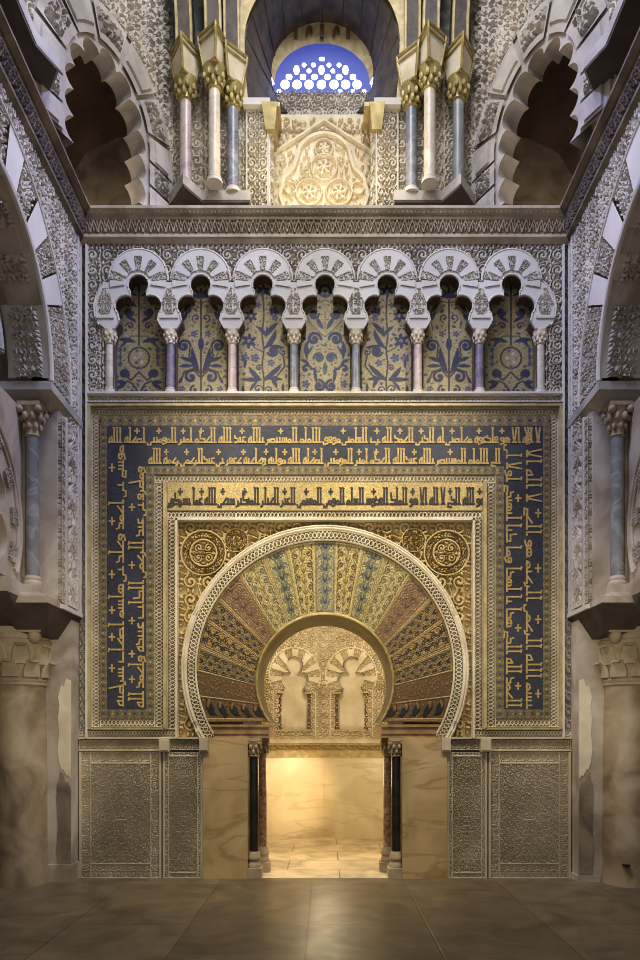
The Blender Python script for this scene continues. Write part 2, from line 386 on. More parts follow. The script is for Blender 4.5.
# ---- the seven arches
def lobe_half():
    P = []
    for i in range(11): a = math.radians(90-i*13.0); P.append((10.5*math.cos(a), 286.5-10.5*math.sin(a)))
    for i in range(12): a = math.radians(112-i*14.0); P.append((12.5+11*math.cos(a), 307.5-11*math.sin(a)))
    P += [(19.0, 322.5)]
    return P
LH = lobe_half()
place = ['leftmost', 'second from left', 'third from left', 'central', 'third from right', 'second from right', 'rightmost']
for k, c in enumerate(AX):
    t = thing('lobed_arch', 'white stucco five-lobed blind arch, %s of the seven in the arcade' % place[k], 'arch', ((c-CX)/100, 0, 5.48), 'blind arcade arches')
    tail = [(23.5, 330)]
    right = LH+tail; left = [(-x, y) for x, y in right][::-1]
    outer = []
    n = 26
    for i in range(n+1):
        a = math.radians(-8+i*196/n); outer.append((28*math.cos(a), 280-28*math.sin(a)))
    ro = [(31, 330), (31, 284)]; lo = [(-31, 284), (-31, 330)]
    if k == 6: ro = [(33, 330), (38, 326), (42, 318), (43, 307), (41, 297), (36, 288), (31, 284)]
    if k == 0: lo = [(-x, y) for x, y in [(33, 330), (38, 326), (42, 318), (43, 307), (41, 297), (36, 288), (31, 284)]][::-1]
    poly = right+ro+outer+lo+left[:-1]
    m = MB(); m.prism([pp(c+x, y) for x, y in poly], BACK, -.01, .028); m.build('arch_face', M['plain'], t)
    # soffit strip
    ol = right+[(25.5, 338), (25.5, 393)]; ol = [(-x, y) for x, y in ol][::-1][:-1]+ol
    m = MB(); l0 = [BACK.p(*pp(c+x, y), .0) for x, y in ol]; l1 = [BACK.p(*pp(c+x, y), -.13) for x, y in ol]
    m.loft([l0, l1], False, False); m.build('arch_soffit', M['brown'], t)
    m = MB(); m.tube([BACK.p(*pp(c+29.2*math.cos(math.radians(-4+i*188/30)), 280-29.2*math.sin(math.radians(-4+i*188/30))), .02) for i in range(31)], .012, 6)
    if k in (0, 6):
        q = ro if k == 6 else lo[::-1]
        m.tube([BACK.p(*pp(c+x*1.03, y), .02) for x, y in q[1:]], .012, 6)
    m.build('extrados_moulding', M['plain'], t, True)
    for j, ang in enumerate((-74, -37, 0, 37, 74)):
        a0, a1 = math.radians(ang-8.5), math.radians(ang+8.5)
        GM().polar(BACK, *pp(c, 285), .128 if abs(ang) < 70 else .15, .265 if abs(ang) < 70 else .30, a0, a1, .0055,
                   lambda U, V, j=j: .034*T_F.samp(U/.17+.3*j, V*.8+.2*k), .009, .036, .008).build('carved_voussoir', M['stucco'], t)
    for ang in (-92, -55.5, -18.5, 18.5, 55.5, 92):
        wd = 8.6 if abs(ang) < 60 else 7
        GM().polar(BACK, *pp(c, 285), .125, .27 if abs(ang) < 60 else .28, math.radians(ang-wd), math.radians(ang+wd), .006, lambda U, V: np.full_like(U, .012), .006, .0, .028).build('plain_voussoir', M['plain'], t)
    for sg in (1, -1):
        m = MB(); m.tube([BACK.p(*pp(c+sg*x, y), .028) for x, y in LH], .009, 6); m.build('opening_lip', M['plain'], t, True)
    piers = [-31] if k else [-33]
    if k == 6: piers.append(33)
    for px in piers:
        kite = lambda A, B, q=c+px: np.abs(A-(q-CX)/100) < .085-.045*np.abs((B-(878-305)/100)/.11)
        cx = (c+px-CX)/100
        relief('pier_panel', BACK, cx-.085, cx+.085, (878-316)/100, (878-290)/100, .0055, foliage(.15, .03, T_F2), M['stucco'], t, kite, None, 0, 0, .012)
    m = MB()
    for px in piers: fillet(m, c+px-9, c+px+9, 317, 320, -.04, -.02)
    m.build('impost_fillet', M['plain'], t)

# ---- its eight colonnettes
cmat = ['creamcol', 'purplecol', 'pinkcol', 'bluecol', 'bluecol', 'pinkcol', 'purplecol', 'creamcol']
cdes = ['cream marble colonnette at the left end of the seven-arch blind arcade', 'violet marble colonnette right of the leftmost mosaic niche', 'rose marble colonnette between second and third mosaic niches from left',
        'blue-grey marble colonnette left of the central mosaic niche', 'blue-grey marble colonnette right of the central mosaic niche', 'rose marble colonnette between third and second mosaic niches from right',
        'violet marble colonnette left of the rightmost mosaic niche', 'cream marble colonnette at the right end of the seven-arch blind arcade']
for k in range(8):
    px = 325-31*7+62*k; px += 1 if k == 0 else (-1 if k == 7 else 0)
    cx = (px-CX)/100
    t = thing('colonnette', cdes[k], 'column', (cx, .03, 4.85), 'colonnettes of the blind arcade')
    m = MB(); m.lathe(cx, .03, [(.046, 4.90), (.045, 5.1), (.042, 5.345)], 18); m.build('shaft', M[cmat[k]], t, True)
    m = MB(); m.lathe(cx, .03, [(.06, 4.85), (.06, 4.875), (.05, 4.885), (.055, 4.895), (.046, 4.905)], 18); m.build('base', M['plain'], t, True)
    m = MB(); m.lathe(cx, .03, [(.046, 5.34), (.052, 5.35), (.046, 5.36), (.05, 5.40), (.07, 5.47), (.07, 5.48)], 16)
    for r, z, n in ((.053, 5.385, 8), (.062, 5.43, 8)):
        for i in range(n):
            a = 2*PI*(i+.5*(z > 5.4))/n; m.ball((cx+r*math.cos(a), .03+r*math.sin(a), z), .014, 6, 4, (1, 1, 1.7))
    m.build('capital', M['white'], t, True)

# ---- mosaic panels inside the arches
BLUE, GOLDG, DK = (40, 48, 80), (166, 150, 104), (58, 52, 52)
def mp(x, y): return (x+29, 396-y)
def MC(bg=GOLDG):
    return Canvas(58, 120, 5, bg)
def both(f):
    for sx in (1, -1): f(sx)
def mleaf(c, sx, x, y, ang, L, w, bend=0., col=BLUE):
    px, py = mp(sx*x, y); a = math.radians(ang); 
    if sx < 0: a = PI-a; bend = -bend
    c.leaf(px, py, a, L, w*.86, DK, bend); c.leaf(px, py, a, L*.95, w*.64, col, bend)
def mspi(c, sx, x, y, r, a0, turns, w=1.5, col=BLUE):
    a = math.radians(a0)
    if sx < 0: a = PI-a; turns = -turns
    c.spiral(*mp(sx*x, y), r, a, turns, w*.62, DK); c.spiral(*mp(sx*x, y), r, a, turns, w*.44, col)
def mstar(c, x, y, r, n=6, a0=.3):
    for i in range(n): c.leaf(*mp(x, y), a0+2*PI*i/n, r, r*.24, BLUE)
    c.disc(*mp(x, y), r*.22, GOLDG)
def mflower(c, x, y, r):
    for i in range(5): c.disc(mp(x, y)[0]+r*math.cos(i*1.2566), mp(x, y)[1]+r*math.sin(i*1.2566), r*.55, (62, 70, 112))
    c.disc(*mp(x, y), r*.4, DK)
def mline(c, pts, w=.55, col=DK): c.stroke([mp(*p) for p in pts], w, col)
def des_A():
    c = MC(); mline(c, [(0, 395), (0, 300)], .8)
    for a in (90, 55, 125, 20, 160): mleaf(c, 1, 0, 298, a, 11, 1.9)
    def h(sx):
        mline(c, [(0, 303), (sx*8, 301), (sx*16, 307), (sx*19, 318), (sx*16, 330)]); mleaf(c, sx, 9, 302, -40, 12, 2.2, -.6); mleaf(c, sx, 14, 312, -70, 12, 2.2, .5); mleaf(c, sx, 19, 318, 70, 9, 1.6)
        mspi(c, sx, 5, 318, 4.5, 270, 1.1, 1.0); mflower(c, sx*7, 334, 2.2)
        mspi(c, sx, 17, 346, 6.5, 180, -1.3, 2.0); mleaf(c, sx, 2, 372, 62, 26, 3.4, .5); mline(c, [(0, 374), (sx*7, 368), (sx*12, 356), (sx*11, 346)], .9)
        mleaf(c, sx, 9, 362, 30, 13, 2.3, -.3); mleaf(c, sx, 9, 366, 5, 13, 2.2, -.3); mspi(c, sx, 10, 377, 6.5, 100, -1.0, 2.2)
        mline(c, [(0, 378), (sx*8, 369), (sx*17, 372), (sx*20, 382)], .9); mleaf(c, sx, 18, 376, -60, 9, 1.6); mspi(c, sx, 7, 390, 4.5, 90, -.9, 1.6); mflower(c, sx*19, 389, 2.2); mleaf(c, sx, 1, 350, 80, 12, 1.5, .3)
    both(h); c.disc(*mp(0, 345), 2.2, BLUE); return c
def des_B():
    c = MC(); mline(c, [(0, 395), (1, 380), (-1, 365), (1, 350), (-1, 335), (1, 315), (0, 296)], .9)
    mstar(c, 0, 291, 7); mflower(c, -5, 305, 2.2); mstar(c, -12, 316, 7); mflower(c, 11, 312, 3.2); mflower(c, 12, 318, 2)
    mleaf(c, 1, 3, 336, 120, 14, 2.4, .6); mleaf(c, 1, 3, 336, 60, 18, 3, -.5); mleaf(c, 1, 4, 336, 90, 10, 1.7)
    mleaf(c, 1, 2, 348, 40, 22, 3.2, .8); mleaf(c, 1, 6, 346, -5, 15, 2.4); mspi(c, 1, 10, 351, 5.5, 200, 1.3, 2.1)
    mstar(c, -14, 341, 8); mline(c, [(0, 352), (-8, 348), (-14, 341)]); mflower(c, -18, 358, 3); mflower(c, -8, 358, 3); mspi(c, 1, 20, 352, 4, 90, 1.2, 1.0); mline(c, [(20, 356), (22, 366), (14, 376), (2, 380)], .9)
    mleaf(c, 1, 2, 378, 28, 22, 3, .5); mleaf(c, 1, 4, 378, -5, 16, 2.4); mleaf(c, 1, 8, 378, -45, 12, 2.4, -.6); mflower(c, 8, 363, 2.4)
    mleaf(c, -1, 2, 380, 35, 18, 3, .5); mleaf(c, -1, 2, 380, 2, 20, 2.6); mleaf(c, -1, 6, 382, -40, 12, 2, -.5)
    mspi(c, 1, -5, 389, 4.5, 0, 1, 1.0); mspi(c, 1, 6, 390, 4, 180, -1, 1.0); mleaf(c, 1, -18, 368, 90, 9, 1.8); mleaf(c, 1, 20, 392, 90, 9, 1.8); mleaf(c, -1, 20, 394, 90, 9, 1.8); mspi(c, 1, -4, 368, 3.5, 0, 1.2, 1.); mflower(c, 14, 392, 2); return c
def des_C():
    c = MC(); c.ring(*mp(0, 291), 5.5, 1.5, BLUE); mleaf(c, 1, 0, 298, 90, 9, 1.8)
    mline(c, [(0, 312), (0, 330)], .6, (120, 60, 40))
    def h(sx):
        mline(c, [(0, 300), (sx*9, 304), (sx*18, 312), (sx*16, 322), (sx*8, 330), (0, 337)], .5, (96, 84, 70)); mspi(c, sx, 11, 314, 5, 180, 1.2, 2.0); mleaf(c, sx, 8, 318, -115, 13, 2.6, -.2); mleaf(c, sx, 5, 300, -30, 8, 1.2)
        mspi(c, sx, 11, 339, 7, 180, -1.2, 2.4); mleaf(c, sx, 18, 342, -85, 18, 2.4, -.2); mleaf(c, sx, 16, 340, -60, 14, 1.8, -.4); mleaf(c, sx, 12, 346, -50, 10, 1.4, -.4)
        mspi(c, sx, 6, 358, 5.2, 0, 1.1, 2.2, (56, 74, 98)); mspi(c, sx, 6, 386, 6, 90, 1.2, 2.2); mleaf(c, sx, 8, 383, 72, 17, 2.0, .5); mleaf(c, sx, 8, 372, 40, 7, 1.8)
        mspi(c, sx, 19, 369, 5, 180, -.8, 1.8); mleaf(c, sx, 16, 364, 40, 10, 2.0, -.5); mflower(c, sx*19, 384, 2.6); mline(c, [(sx*4, 349), (sx*9, 350)], .5, (120, 60, 40))
    both(h); mleaf(c, 1, 0, 374, 90, 12, 2.6, 0, (62, 92, 92)); mspi(c, 1, 0, 344, 3, 180, .6, .8); return c
def des_D():
    c = MC((150, 136, 94)); mline(c, [(0, 345), (0, 285)], .9); mleaf(c, 1, 0, 292, 90, 8, 2)
    c.ring(mp(0, 358)[0], mp(0, 358)[1], 10.5, .9, DK)
    for i, (x, y) in enumerate(((2, 354), (-4, 358), (3, 362), (-2, 351), (0, 367))): c.disc(*mp(x, y), 1.7, (170, 166, 160) if i < 3 else (80, 84, 100))
    def h(sx):
        mspi(c, sx, 10, 312, 4.5, 180, 1.2, 1.8); mleaf(c, sx, 3, 322, 40, 12, 2, -.5); mspi(c, sx, 9, 326, 4, 0, 1.1, 1.1); mleaf(c, sx, 2, 296, 30, 8, 1.4)
        mleaf(c, sx, 4, 342, 20, 17, 2.6, -.5); mleaf(c, sx, 9, 338, -40, 9, 2.2); mleaf(c, sx, 12, 338, -60, 10, 2.0); mline(c, [(0, 336), (sx*8, 336), (sx*18, 346), (sx*19, 366)], .6)
        for y in (350, 357, 364): mflower(c, sx*19, y, 1.7)
        mline(c, [(0, 372), (sx*8, 380), (sx*14, 376)], .9); mspi(c, sx, 15, 374, 4.5, 200, -1, 2.4); mleaf(c, sx, 14, 382, 0, 9, 2.4); mleaf(c, sx, 13, 382, -45, 12, 2.6, .4); mline(c, [(0, 394), (sx*6, 384), (sx*12, 381)], .9); mspi(c, sx, 6, 391, 4.5, 90, .8, 1.6)
    both(h); return c
des = [des_D, des_A, des_B, des_C, des_B, des_A, des_D]
mdes = ['dim gold mosaic panel with an oval medallion, leftmost of the seven niches', 'gold mosaic panel with symmetrical blue spirals, second niche from left', 'gold mosaic panel with blue stars and leaves on a wavy stem, third niche from left',
        'gold mosaic panel with paired blue scrolls, in the central niche', 'gold mosaic panel with mirrored blue stars and leaves, third niche from right', 'gold mosaic panel with symmetrical blue spirals, second niche from right', 'dim gold mosaic panel with an oval medallion, rightmost of the seven niches']
for k, c in enumerate(AX):
    cv = des[k](); cv.fill(400, 2.6, k+1, (66, 70, 92)); cv.fill(400, 1.7, k+9, (92, 86, 76)); flip = -1 if k == 4 else 1
    x0, z0 = XZ(c-28, 396, .13); x1, z1 = XZ(c+28, 278, .13)
    def colf(A, B, x0=x0, x1=x1, z0=z0, z1=z1, cv=cv, flip=flip):
        u = (A-x0)/(x1-x0); u = u if flip > 0 else 1-u
        return cv.samp((u*56+1)/58, (B-z0)/(z1-z0)*118/120, 'C')
    o = GM().rect(BACK, x0, x1, z0-.02, z1+.1, .0065, None, None, base=-.13, colf=colf).build('mosaic_panel', M['mosaic'])
    tag(o, mdes[k], 'mosaic', 'mosaic panels of the blind arcade')

# ================================================================== inscription frame
OUT = thing('carved_border', 'outer carved and gilt border enclosing the dark blue inscription', 'border', (0, 0, 1.42))
s = GM().pband(88, 562, 404.5, 407, T_K, 9, .004, -.01)
s = GM()
s.pband(78, 178, 729.5, 737, T_K, .85, .055, .027).pband(472, 572, 729.5, 737, T_K, .85, .055, .027)
s.pband(167, 483, 509.5, 518.5, T_K, .85, .055, .027).pband(167, 176.5, 518.5, 729, T_K, .85, .055, .027, 'y').pband(473.5, 483, 518.5, 729, T_K, .85, .055, .027, 'y')
s.build('inner_carving', M['white'], OUT)
m = MB()
for a, b, c, d in ((88, 562, 404, 406.5), (88, 91, 406, 729), (559, 562, 406, 729), (91, 165, 727.5, 729.5), (485, 559, 727.5, 729.5), (163.5, 167, 482, 729), (483, 486.5, 482, 729)): fillet(m, a, b, c, d, -.022, .03)
m.build('gilt_fillet', M['gilt_line'], OUT)
m = MB()
for a, b, c, d in ((174.5, 475.5, 518.5, 521), (176, 178, 519, 738), (472, 474, 519, 738)): fillet(m, a, b, c, d, -.04, .06)
m.build('inner_lip', M['white'], OUT)

WB = thing('carved_border', 'white interlace border following the U of the dark blue inscription', 'border', (0, 0, 1.52))
s = GM()
s.pband(91, 559, 407, 415, T_K, .85, .055, .027)
for x0, x1 in ((91, 99.5), (550.5, 559)): s.pband(x0, x1, 415, 727, T_K, .85, .055, .027, 'y')
s.pband(154, 496, 473.5, 482, T_K, .85, .055, .027)
for x0, x1 in ((154, 163), (487, 496)): s.pband(x0, x1, 482, 727, T_K, .85, .055, .027, 'y')
s.pband(99.5, 154, 718, 727, T_K, .85, .055, .027).pband(496, 550.5, 718, 727, T_K, .85, .055, .027)
s.build('interlace_relief', M['white'], WB)

INS = thing('blue_inscription', 'dark blue U-shaped mosaic panel with two rows of gold angular script', 'inscription', (0, 0, 1.6))
lz = Canvas(2, 1, 40, (134, 118, 78), True, False)
for i in range(2):
    lz.stroke([(i, .5), (i+.5, .95), (i+1, .5), (i+.5, .05), (i, .5)], .06, (92, 82, 60)); lz.disc(i+.5, .5, .2, (60, 62, 74)); lz.disc(i, .5, .14, (186, 160, 96))
mosc = lambda along, o0, o1, w: (lambda A, B: lz.samp((A if along == 'x' else B)/(2*w), ((B if along == 'x' else A)-o0)/(o1-o0), 'C'))
s = GM()
def mband(px0, px1, py0, py1, along):
    a0, a1, b0, b1 = (px0-CX)/100, (px1-CX)/100, (878-py1)/100, (878-py0)/100
    o0, o1 = (b0, b1) if along == 'x' else (a0, a1)
    s.rect(BACK, a0, a1, b0, b1, .009, None, base=-.012, colf=mosc(along, o0, o1, o1-o0))
mband(99.5, 550.5, 415, 425, 'x'); mband(146, 504, 466, 473.5, 'x')
for x0, x1 in ((99.5, 106.5), (543.5, 550.5), (146, 154), (496, 504)): mband(x0, x1, 425 if x0 in (99.5, 543.5) else 473.5, 718, 'y')
mband(106.5, 146, 709.5, 718, 'x'); mband(504, 543.5, 709.5, 718, 'x')
s.build('lozenge_border', M['mosaic'], INS)
s = GM(); bl = lambda A, B: np.ones(A.shape+(3,))*np.array(lin((50, 53, 64)))*(1+.25*np.sin(A*9.)*np.sin(B*7.))[..., None]
s.rect(BACK, (106.5-CX)/100, (543.5-CX)/100, (878-466)/100, (878-425)/100, .03, None, base=-.014, colf=bl)
for x0, x1 in ((106.5, 146), (504, 543.5)): s.rect(BACK, (x0-CX)/100, (x1-CX)/100, (878-709.5)/100, (878-466)/100, .03, None, base=-.014, colf=bl)
s.build('blue_ground', M['mosaic'], INS)

# ---- angular (Kufic) script: strokes of each letter, laid right to left
def glyph(ch, x):
    """strokes, width, joins on the left"""
    S = []; ring = lambda cx, cy, r, n=8: [(cx+r*math.cos(2*PI*i/n), cy+r*math.sin(2*PI*i/n)) for i in range(n+1)]
    tip = lambda q, y=9.2: [[(q, 0), (q, y)], [(q-.55, y+.15), (q+.35, y-.35)]]
    if ch == 'a': return tip(x-1.1)+[[(x-1.1, 0), (x-.2, 0)]], 2.1, 0
    if ch == 'A': return tip(x-1.0)+[[(x, 0), (x-1.0, 0)]], 1.9, 0
    if ch == 'l': return tip(x-.9)+[[(x, 0), (x-1.9, 0)]], 1.9, 1
    if ch == 'b': return [[(x-.9, 0), (x-.9, 3)], [(x, 0), (x-1.8, 0)]], 1.8, 1
    if ch == 'B': return [[(x, 0), (x-3.4, 0)], [(x-3.4, 0), (x-3.4, 2.6)]], 4.0, 0
    if ch == 'n': return [[(x, 0), (x-.9, 0), (x-1.2, -1.7), (x-3.0, -1.7), (x-3.2, -.6)]], 3.0, 0
    if ch == 'y': return [[(x, .4), (x-1.8, .4), (x-2.1, -1.5), (x+.2, -1.7)]], 2.6, 0
    if ch == 'm': return [ring(x-1.3, .9, 1.0), [(x, 0), (x-2.6, 0)]], 2.6, 1
    if ch == 'h': return [ring(x-1.6, 1.5, 1.45), [(x-1.6, 0), (x-1.6, 3)], [(x, 0), (x-3.3, 0)]], 3.3, 1
    if ch == 'H': return [[(x, 0), (x-2.2, 0), (x-2.0, 2.2), (x-.5, 3.6), (x-.5, 0)]], 2.7, 0
    if ch == 'w': return [ring(x-1.2, 1.9, 1.0), [(x-.4, 1.4), (x-.5, -.5), (x-2.3, -1.3)]], 2.6, 0
    if ch == 'f': return [ring(x-1.2, 2.3, 1.0), [(x-1.2, 1.3), (x-1.2, 0)], [(x, 0), (x-2.4, 0)]], 2.4, 1
    if ch == 'F': return [ring(x-1.2, 1.9, 1.0), [(x-.4, 1.4), (x-.6, -.8), (x-2.8, -1.5), (x-3.2, .2)]], 3.2, 0
    if ch == 'd': return [[(x-2.4, 0), (x-.3, 0), (x-.5, 2.3), (x-2.2, 2.5), (x-2.5, 4.2)]], 2.9, 0
    if ch == 'k': return [[(x-3.4, 0), (x-.3, 0), (x-.3, 2.3), (x-2.9, 2.3), (x-3.2, 6.2)], [(x-3.8, 0), (x, 0)]], 3.8, 1
    if ch == 's': return [[(x-q, 0), (x-q, 2.8)] for q in (.7, 1.9, 3.1)]+[[(x, 0), (x-3.9, 0)]], 3.9, 1
    if ch == 'r': return [[(x, .2), (x-1.1, .2), (x-1.3, -1.0), (x-2.3, -1.5)], [(x-1.0, 0), (x-1.0, 1.6)]], 2.1, 0
    if ch == 'e': return [[(x-.4, 3.2), (x-1.9, 2.9), (x-2.0, 1.0), (x-.2, 0)], [(x, 0), (x-2.6, 0)]], 2.6, 1
    if ch == 'E': return [[(x-1.3, 0), (x-.4, 2.8), (x-2.2, 2.8), (x-1.3, 0)], [(x, 0), (x-2.6, 0)]], 2.6, 1
    if ch == 'x': return [[(x-.1, 3.4), (x-2.7, 0)], [(x, 0), (x-3.0, 0)]], 3.0, 1
    if ch == 'c': return [[(x-.4, 0), (x-.7, 2.0), (x-2.9, 2.0), (x-3.1, 0)], [(x, 0), (x-3.8, 0)], [(x-3.7, 0), (x-3.7, 1.8)]], 3.8, 1
    if ch == 'T': return [[(x-.4, 0), (x-.7, 2.0), (x-2.9, 2.0), (x-3.1, 0)], [(x, 0), (x-3.5, 0)], [(x-.6, 2), (x-1.4, 8.8)]], 3.5, 1
    if ch == 'q': return [[(x-.5, 9.2), (x-1.2, 2.2), (x-2.6, 0), (x-.6, 0), (x-2.1, 2.2), (x-2.9, 9.2)]], 3.4, 0
    return [], 1.3, 0
TALL = set('aAlTq')
def script(mb, text, origin, along, up, length, height, thick=.004, half=.52, y0=2.0, fleur=True, Y=.011):
    """origin = right-hand start of the baseline; along = reading direction, up = ascender direction (X,Z unit vectors); units 12.4 tall"""
    W = 0
    for ch in text: W += glyph(ch, 0)[1]
    ux = length/W; uy = height/12.4
    def P(x, y): return (origin[0]+along[0]*x*ux+up[0]*(y+y0)*uy, origin[1]+along[1]*x*ux+up[1]*(y+y0)*uy)
    def bar(p, q, hw):
        a, b = P(*p), P(*q); d = (b[0]-a[0], b[1]-a[1]); L = math.hypot(*d)+1e-9; d = (d[0]/L, d[1]/L); n = (-d[1]*hw, d[0]*hw); e = (d[0]*hw*.8, d[1]*hw*.8)
        c = [(a[0]-e[0]+n[0], a[1]-e[1]+n[1]), (a[0]-e[0]-n[0], a[1]-e[1]-n[1]), (b[0]+e[0]-n[0], b[1]+e[1]-n[1]), (b[0]+e[0]+n[0], b[1]+e[1]+n[1])]
        mb.add([(x, Y+thick, z) for x, z in c]+[(x, Y-.0003*(len(mb.f) % 13), z) for x, z in c], [(4, 5, 6, 7), (0, 1, 5, 4), (1, 2, 6, 5), (2, 3, 7, 6), (3, 0, 4, 7)])
    x = 0; run = 0
    for ch in text:
        S, w, j = glyph(ch, x)
        for st in S:
            for i in range(len(st)-1): bar(st[i], st[i+1], half*uy)
        if ch in TALL or (ch == ' ' and run < 1): 
            if fleur and run > 6.5:
                cx = x+run/2
                for dx, dy in ((1.25, 0), (-1.25, 0), (0, 1.6), (0, -1.6)): bar((cx, 7.2), (cx+dx, 7.2+dy), .5*uy)
            run = 0
        else: run += w
        if run > 15 and fleur:
            cx = x+7
            for dx, dy in ((1.25, 0), (-1.25, 0), (0, 1.6), (0, -1.6)): bar((cx, 7.2), (cx+dx, 7.2+dy), .5*uy)
            run = 0
        x -= w
L_OUT = 'q alH aq hw fAdewH mxlcbn lH aldbn alxmd llH rB alElmbn mwfF alamAm almsbbcr bAllH ebd allH alxkm ambr almwmbbn acxlH allH'
L_IN = 'aly alamAm almsbbcr bAllH ebdallH alxkm ambr almwmbbn acxlH allH mwlbH wxAxbH xefr bn ebdalrxmn rxmH allH'
R_OUT = 'bsm allH alrxmn alrxbm hw alxy q alH aq hw'
R_IN = 'alxmd llH aldy hdA bA lhdA wmA kbA lbhbdy lwq an'
LF_OUT = 'mwsy bn axmd wxld bn hAsm acxAB srTbH'
LF_IN = 'wmTrf bn ebd alrxmn alkAbB ebbdH wlxmd llH'
lead = thing('dummy', 'x', 'x'); bpy.data.objects.remove(lead)
m = MB()
script(m, L_OUT, ((541-CX)/100, (878-445)/100), (1, 0), (0, 1), 4.33, .195)
script(m, L_IN, ((501-CX)/100, (878-466)/100), (1, 0), (0, 1), 3.53, .195)
# right leg: reads upward, ascenders point right; left leg: reads downward, ascenders point left
script(m, R_IN, ((504-CX)/100, (878-708)/100), (0, -1), (1, 0), 2.63, .195)
script(m, R_OUT, ((524-CX)/100, (878-708)/100), (0, -1), (1, 0), 2.82, .195)
script(m, LF_OUT, ((126-CX)/100, (878-445)/100), (0, 1), (-1, 0), 2.62, .195)
script(m, LF_IN, ((146-CX)/100, (878-466)/100), (0, 1), (-1, 0), 2.42, .195)
m.build('gold_lettering', M['letter_gold'], INS)

GI = thing('inscription_band', 'gold mosaic band with one row of dark angular script above the great arch', 'inscription', (0, 0, 3.7))
s = GM(); gg = lambda A, B: np.ones(A.shape+(3,))*np.array(lin((196, 172, 106)))*(1+.12*np.sin(A*5.))[..., None]
s.rect(BACK, (163-CX)/100, (487-CX)/100, (878-509.5)/100, (878-482)/100, .03, None, base=-.014, colf=gg); s.build('gold_ground', M['mosaic'], GI)
m = MB()
script(m, 'hw allH aldy q alH aq hw almlk alfdws alslm almwmn almhbmn alebr alxbAr almbkbr sbxn allH emA bsrkwn', ((485-CX)/100, (878-507)/100), (1, 0), (0, 1), 3.19, .215, fleur=True)
m.build('dark_lettering', M['letter_dark'], GI)

# ================================================================== the great horseshoe arch
HA = thing('horseshoe_arch', 'great horseshoe arch of mosaic voussoirs with a white carved outer band', 'arch', (0, 0, 1.4))
OC, IC = pp(325, 669), pp(325, 682)
s = GM(); s.polar(BACK, *OC, 1.29, 1.385, math.radians(-121), math.radians(121), .0036, lambda U, V: .05*T_K.samp(U/.082, V), .010, .052, -.03)
s.build('carved_archivolt', M['white'], HA)
m = MB()
for r, w_ in ((1.40, .018), (1.425, .014), (1.288, .008)):
    m.tube([BACK.p(OC[0]+r*math.sin(math.radians(-120+i*4)), OC[1]+r*math.cos(math.radians(-120+i*4)), .012) for i in range(61)], w_, 8)
m.build('archivolt_fillet', M['white'], HA, True)
m = MB(); m.tube([BACK.p(IC[0]+.685*math.sin(math.radians(-127+i*254/60)), IC[1]+.685*math.cos(math.radians(-127+i*254/60)), .004) for i in range(61)], .012, 8); m.build('intrados_fillet', M['gold'], HA, True)
def vcanvas(bg, mo, ac, bd, seed, dense=1):
    c = Canvas(1, 2.4, 80, bg); c.H[:] = 0
    for x in (.035, .965): c.stroke([(x, 0), (x, 2.4)], .03, bd)
    for y in (.04, 2.36): c.stroke([(0, y), (1, y)], .03, bd)
    c.stroke([(.5, .1), (.5, 2.3)], .016, mo)
    for i in range(6):
        y = .24+.36*i
        for sx in (1, -1):
            c.spiral(.5+sx*.27, y, .13, PI/2, -sx*1.3, .022, mo, tip=1.6)
            c.leaf(.5, y+.1, PI/2-sx*.8, .22, .034, ac, sx*.9); c.leaf(.5+sx*.40, y+.14, PI/2+sx*.5, .15, .03, mo, -sx*.9)
        c.disc(.5, y+.18, .035, ac)
    c.fill(500, .036, seed, mo); c.fill(600, .026, seed+3, ac)
    return c
VC = [vcanvas((132, 132, 116), (196, 182, 124), (84, 88, 92), (176, 162, 108), 1), vcanvas((216, 194, 124), (96, 82, 46), (140, 118, 66), (222, 200, 134), 2),
      vcanvas((118, 120, 96), (200, 182, 116), (70, 78, 74), (196, 176, 112), 3), vcanvas((206, 188, 126), (112, 104, 68), (148, 128, 80), (186, 164, 104), 4),
      vcanvas((134, 104, 70), (152, 124, 80), (108, 80, 56), (176, 148, 92), 5), vcanvas((156, 128, 66), (38, 40, 42), (34, 38, 48), (176, 144, 74), 6),
      vcanvas((44, 44, 42), (178, 146, 74), (158, 126, 60), (170, 138, 72), 7), vcanvas((150, 124, 64), (40, 42, 42), (36, 40, 48), (176, 144, 74), 8)]
c8 = Canvas(1, 2.4, 90, (116, 88, 52)); c8.stroke([(.05, 0), (.05, 2.4)], .04, (160, 128, 66))
for i in range(5):
    c8.spiral(.30, .28+.46*i, .15, i*PI, 1.2 if i % 2 else -1.2, .045, (40, 40, 38), tip=1.8); c8.leaf(.16, .1+.46*i, .8, .22, .05, (44, 44, 40), .8); c8.leaf(.45, .2+.46*i, 2., .2, .04, (150, 122, 62), .8)
c8.stroke([(.52, 0), (.52, 2.4)], .018, (150, 120, 62)); c8.fill(300, .04, 9, (132, 104, 58)); VC.append(c8)
TO = [0, 4.7, 17.1, 28.5, 42, 56.4, 67.5, 79.8, 91, 114.6]; TI = [0, 7.9, 21, 32.5, 45, 58.5, 69.7, 81.6, 93.4, 125.8]
VLAB = ['blue-grey mosaic voussoir at the crown', 'bright gold mosaic voussoir', 'grey-green mosaic voussoir', 'pale gold mosaic voussoir', 'worn brown mosaic voussoir', 'gold voussoir with dark leaves', 'dark voussoir with gold leaves', 'gold voussoir with dark leaves', 'brown springing voussoir with dark scrolls']
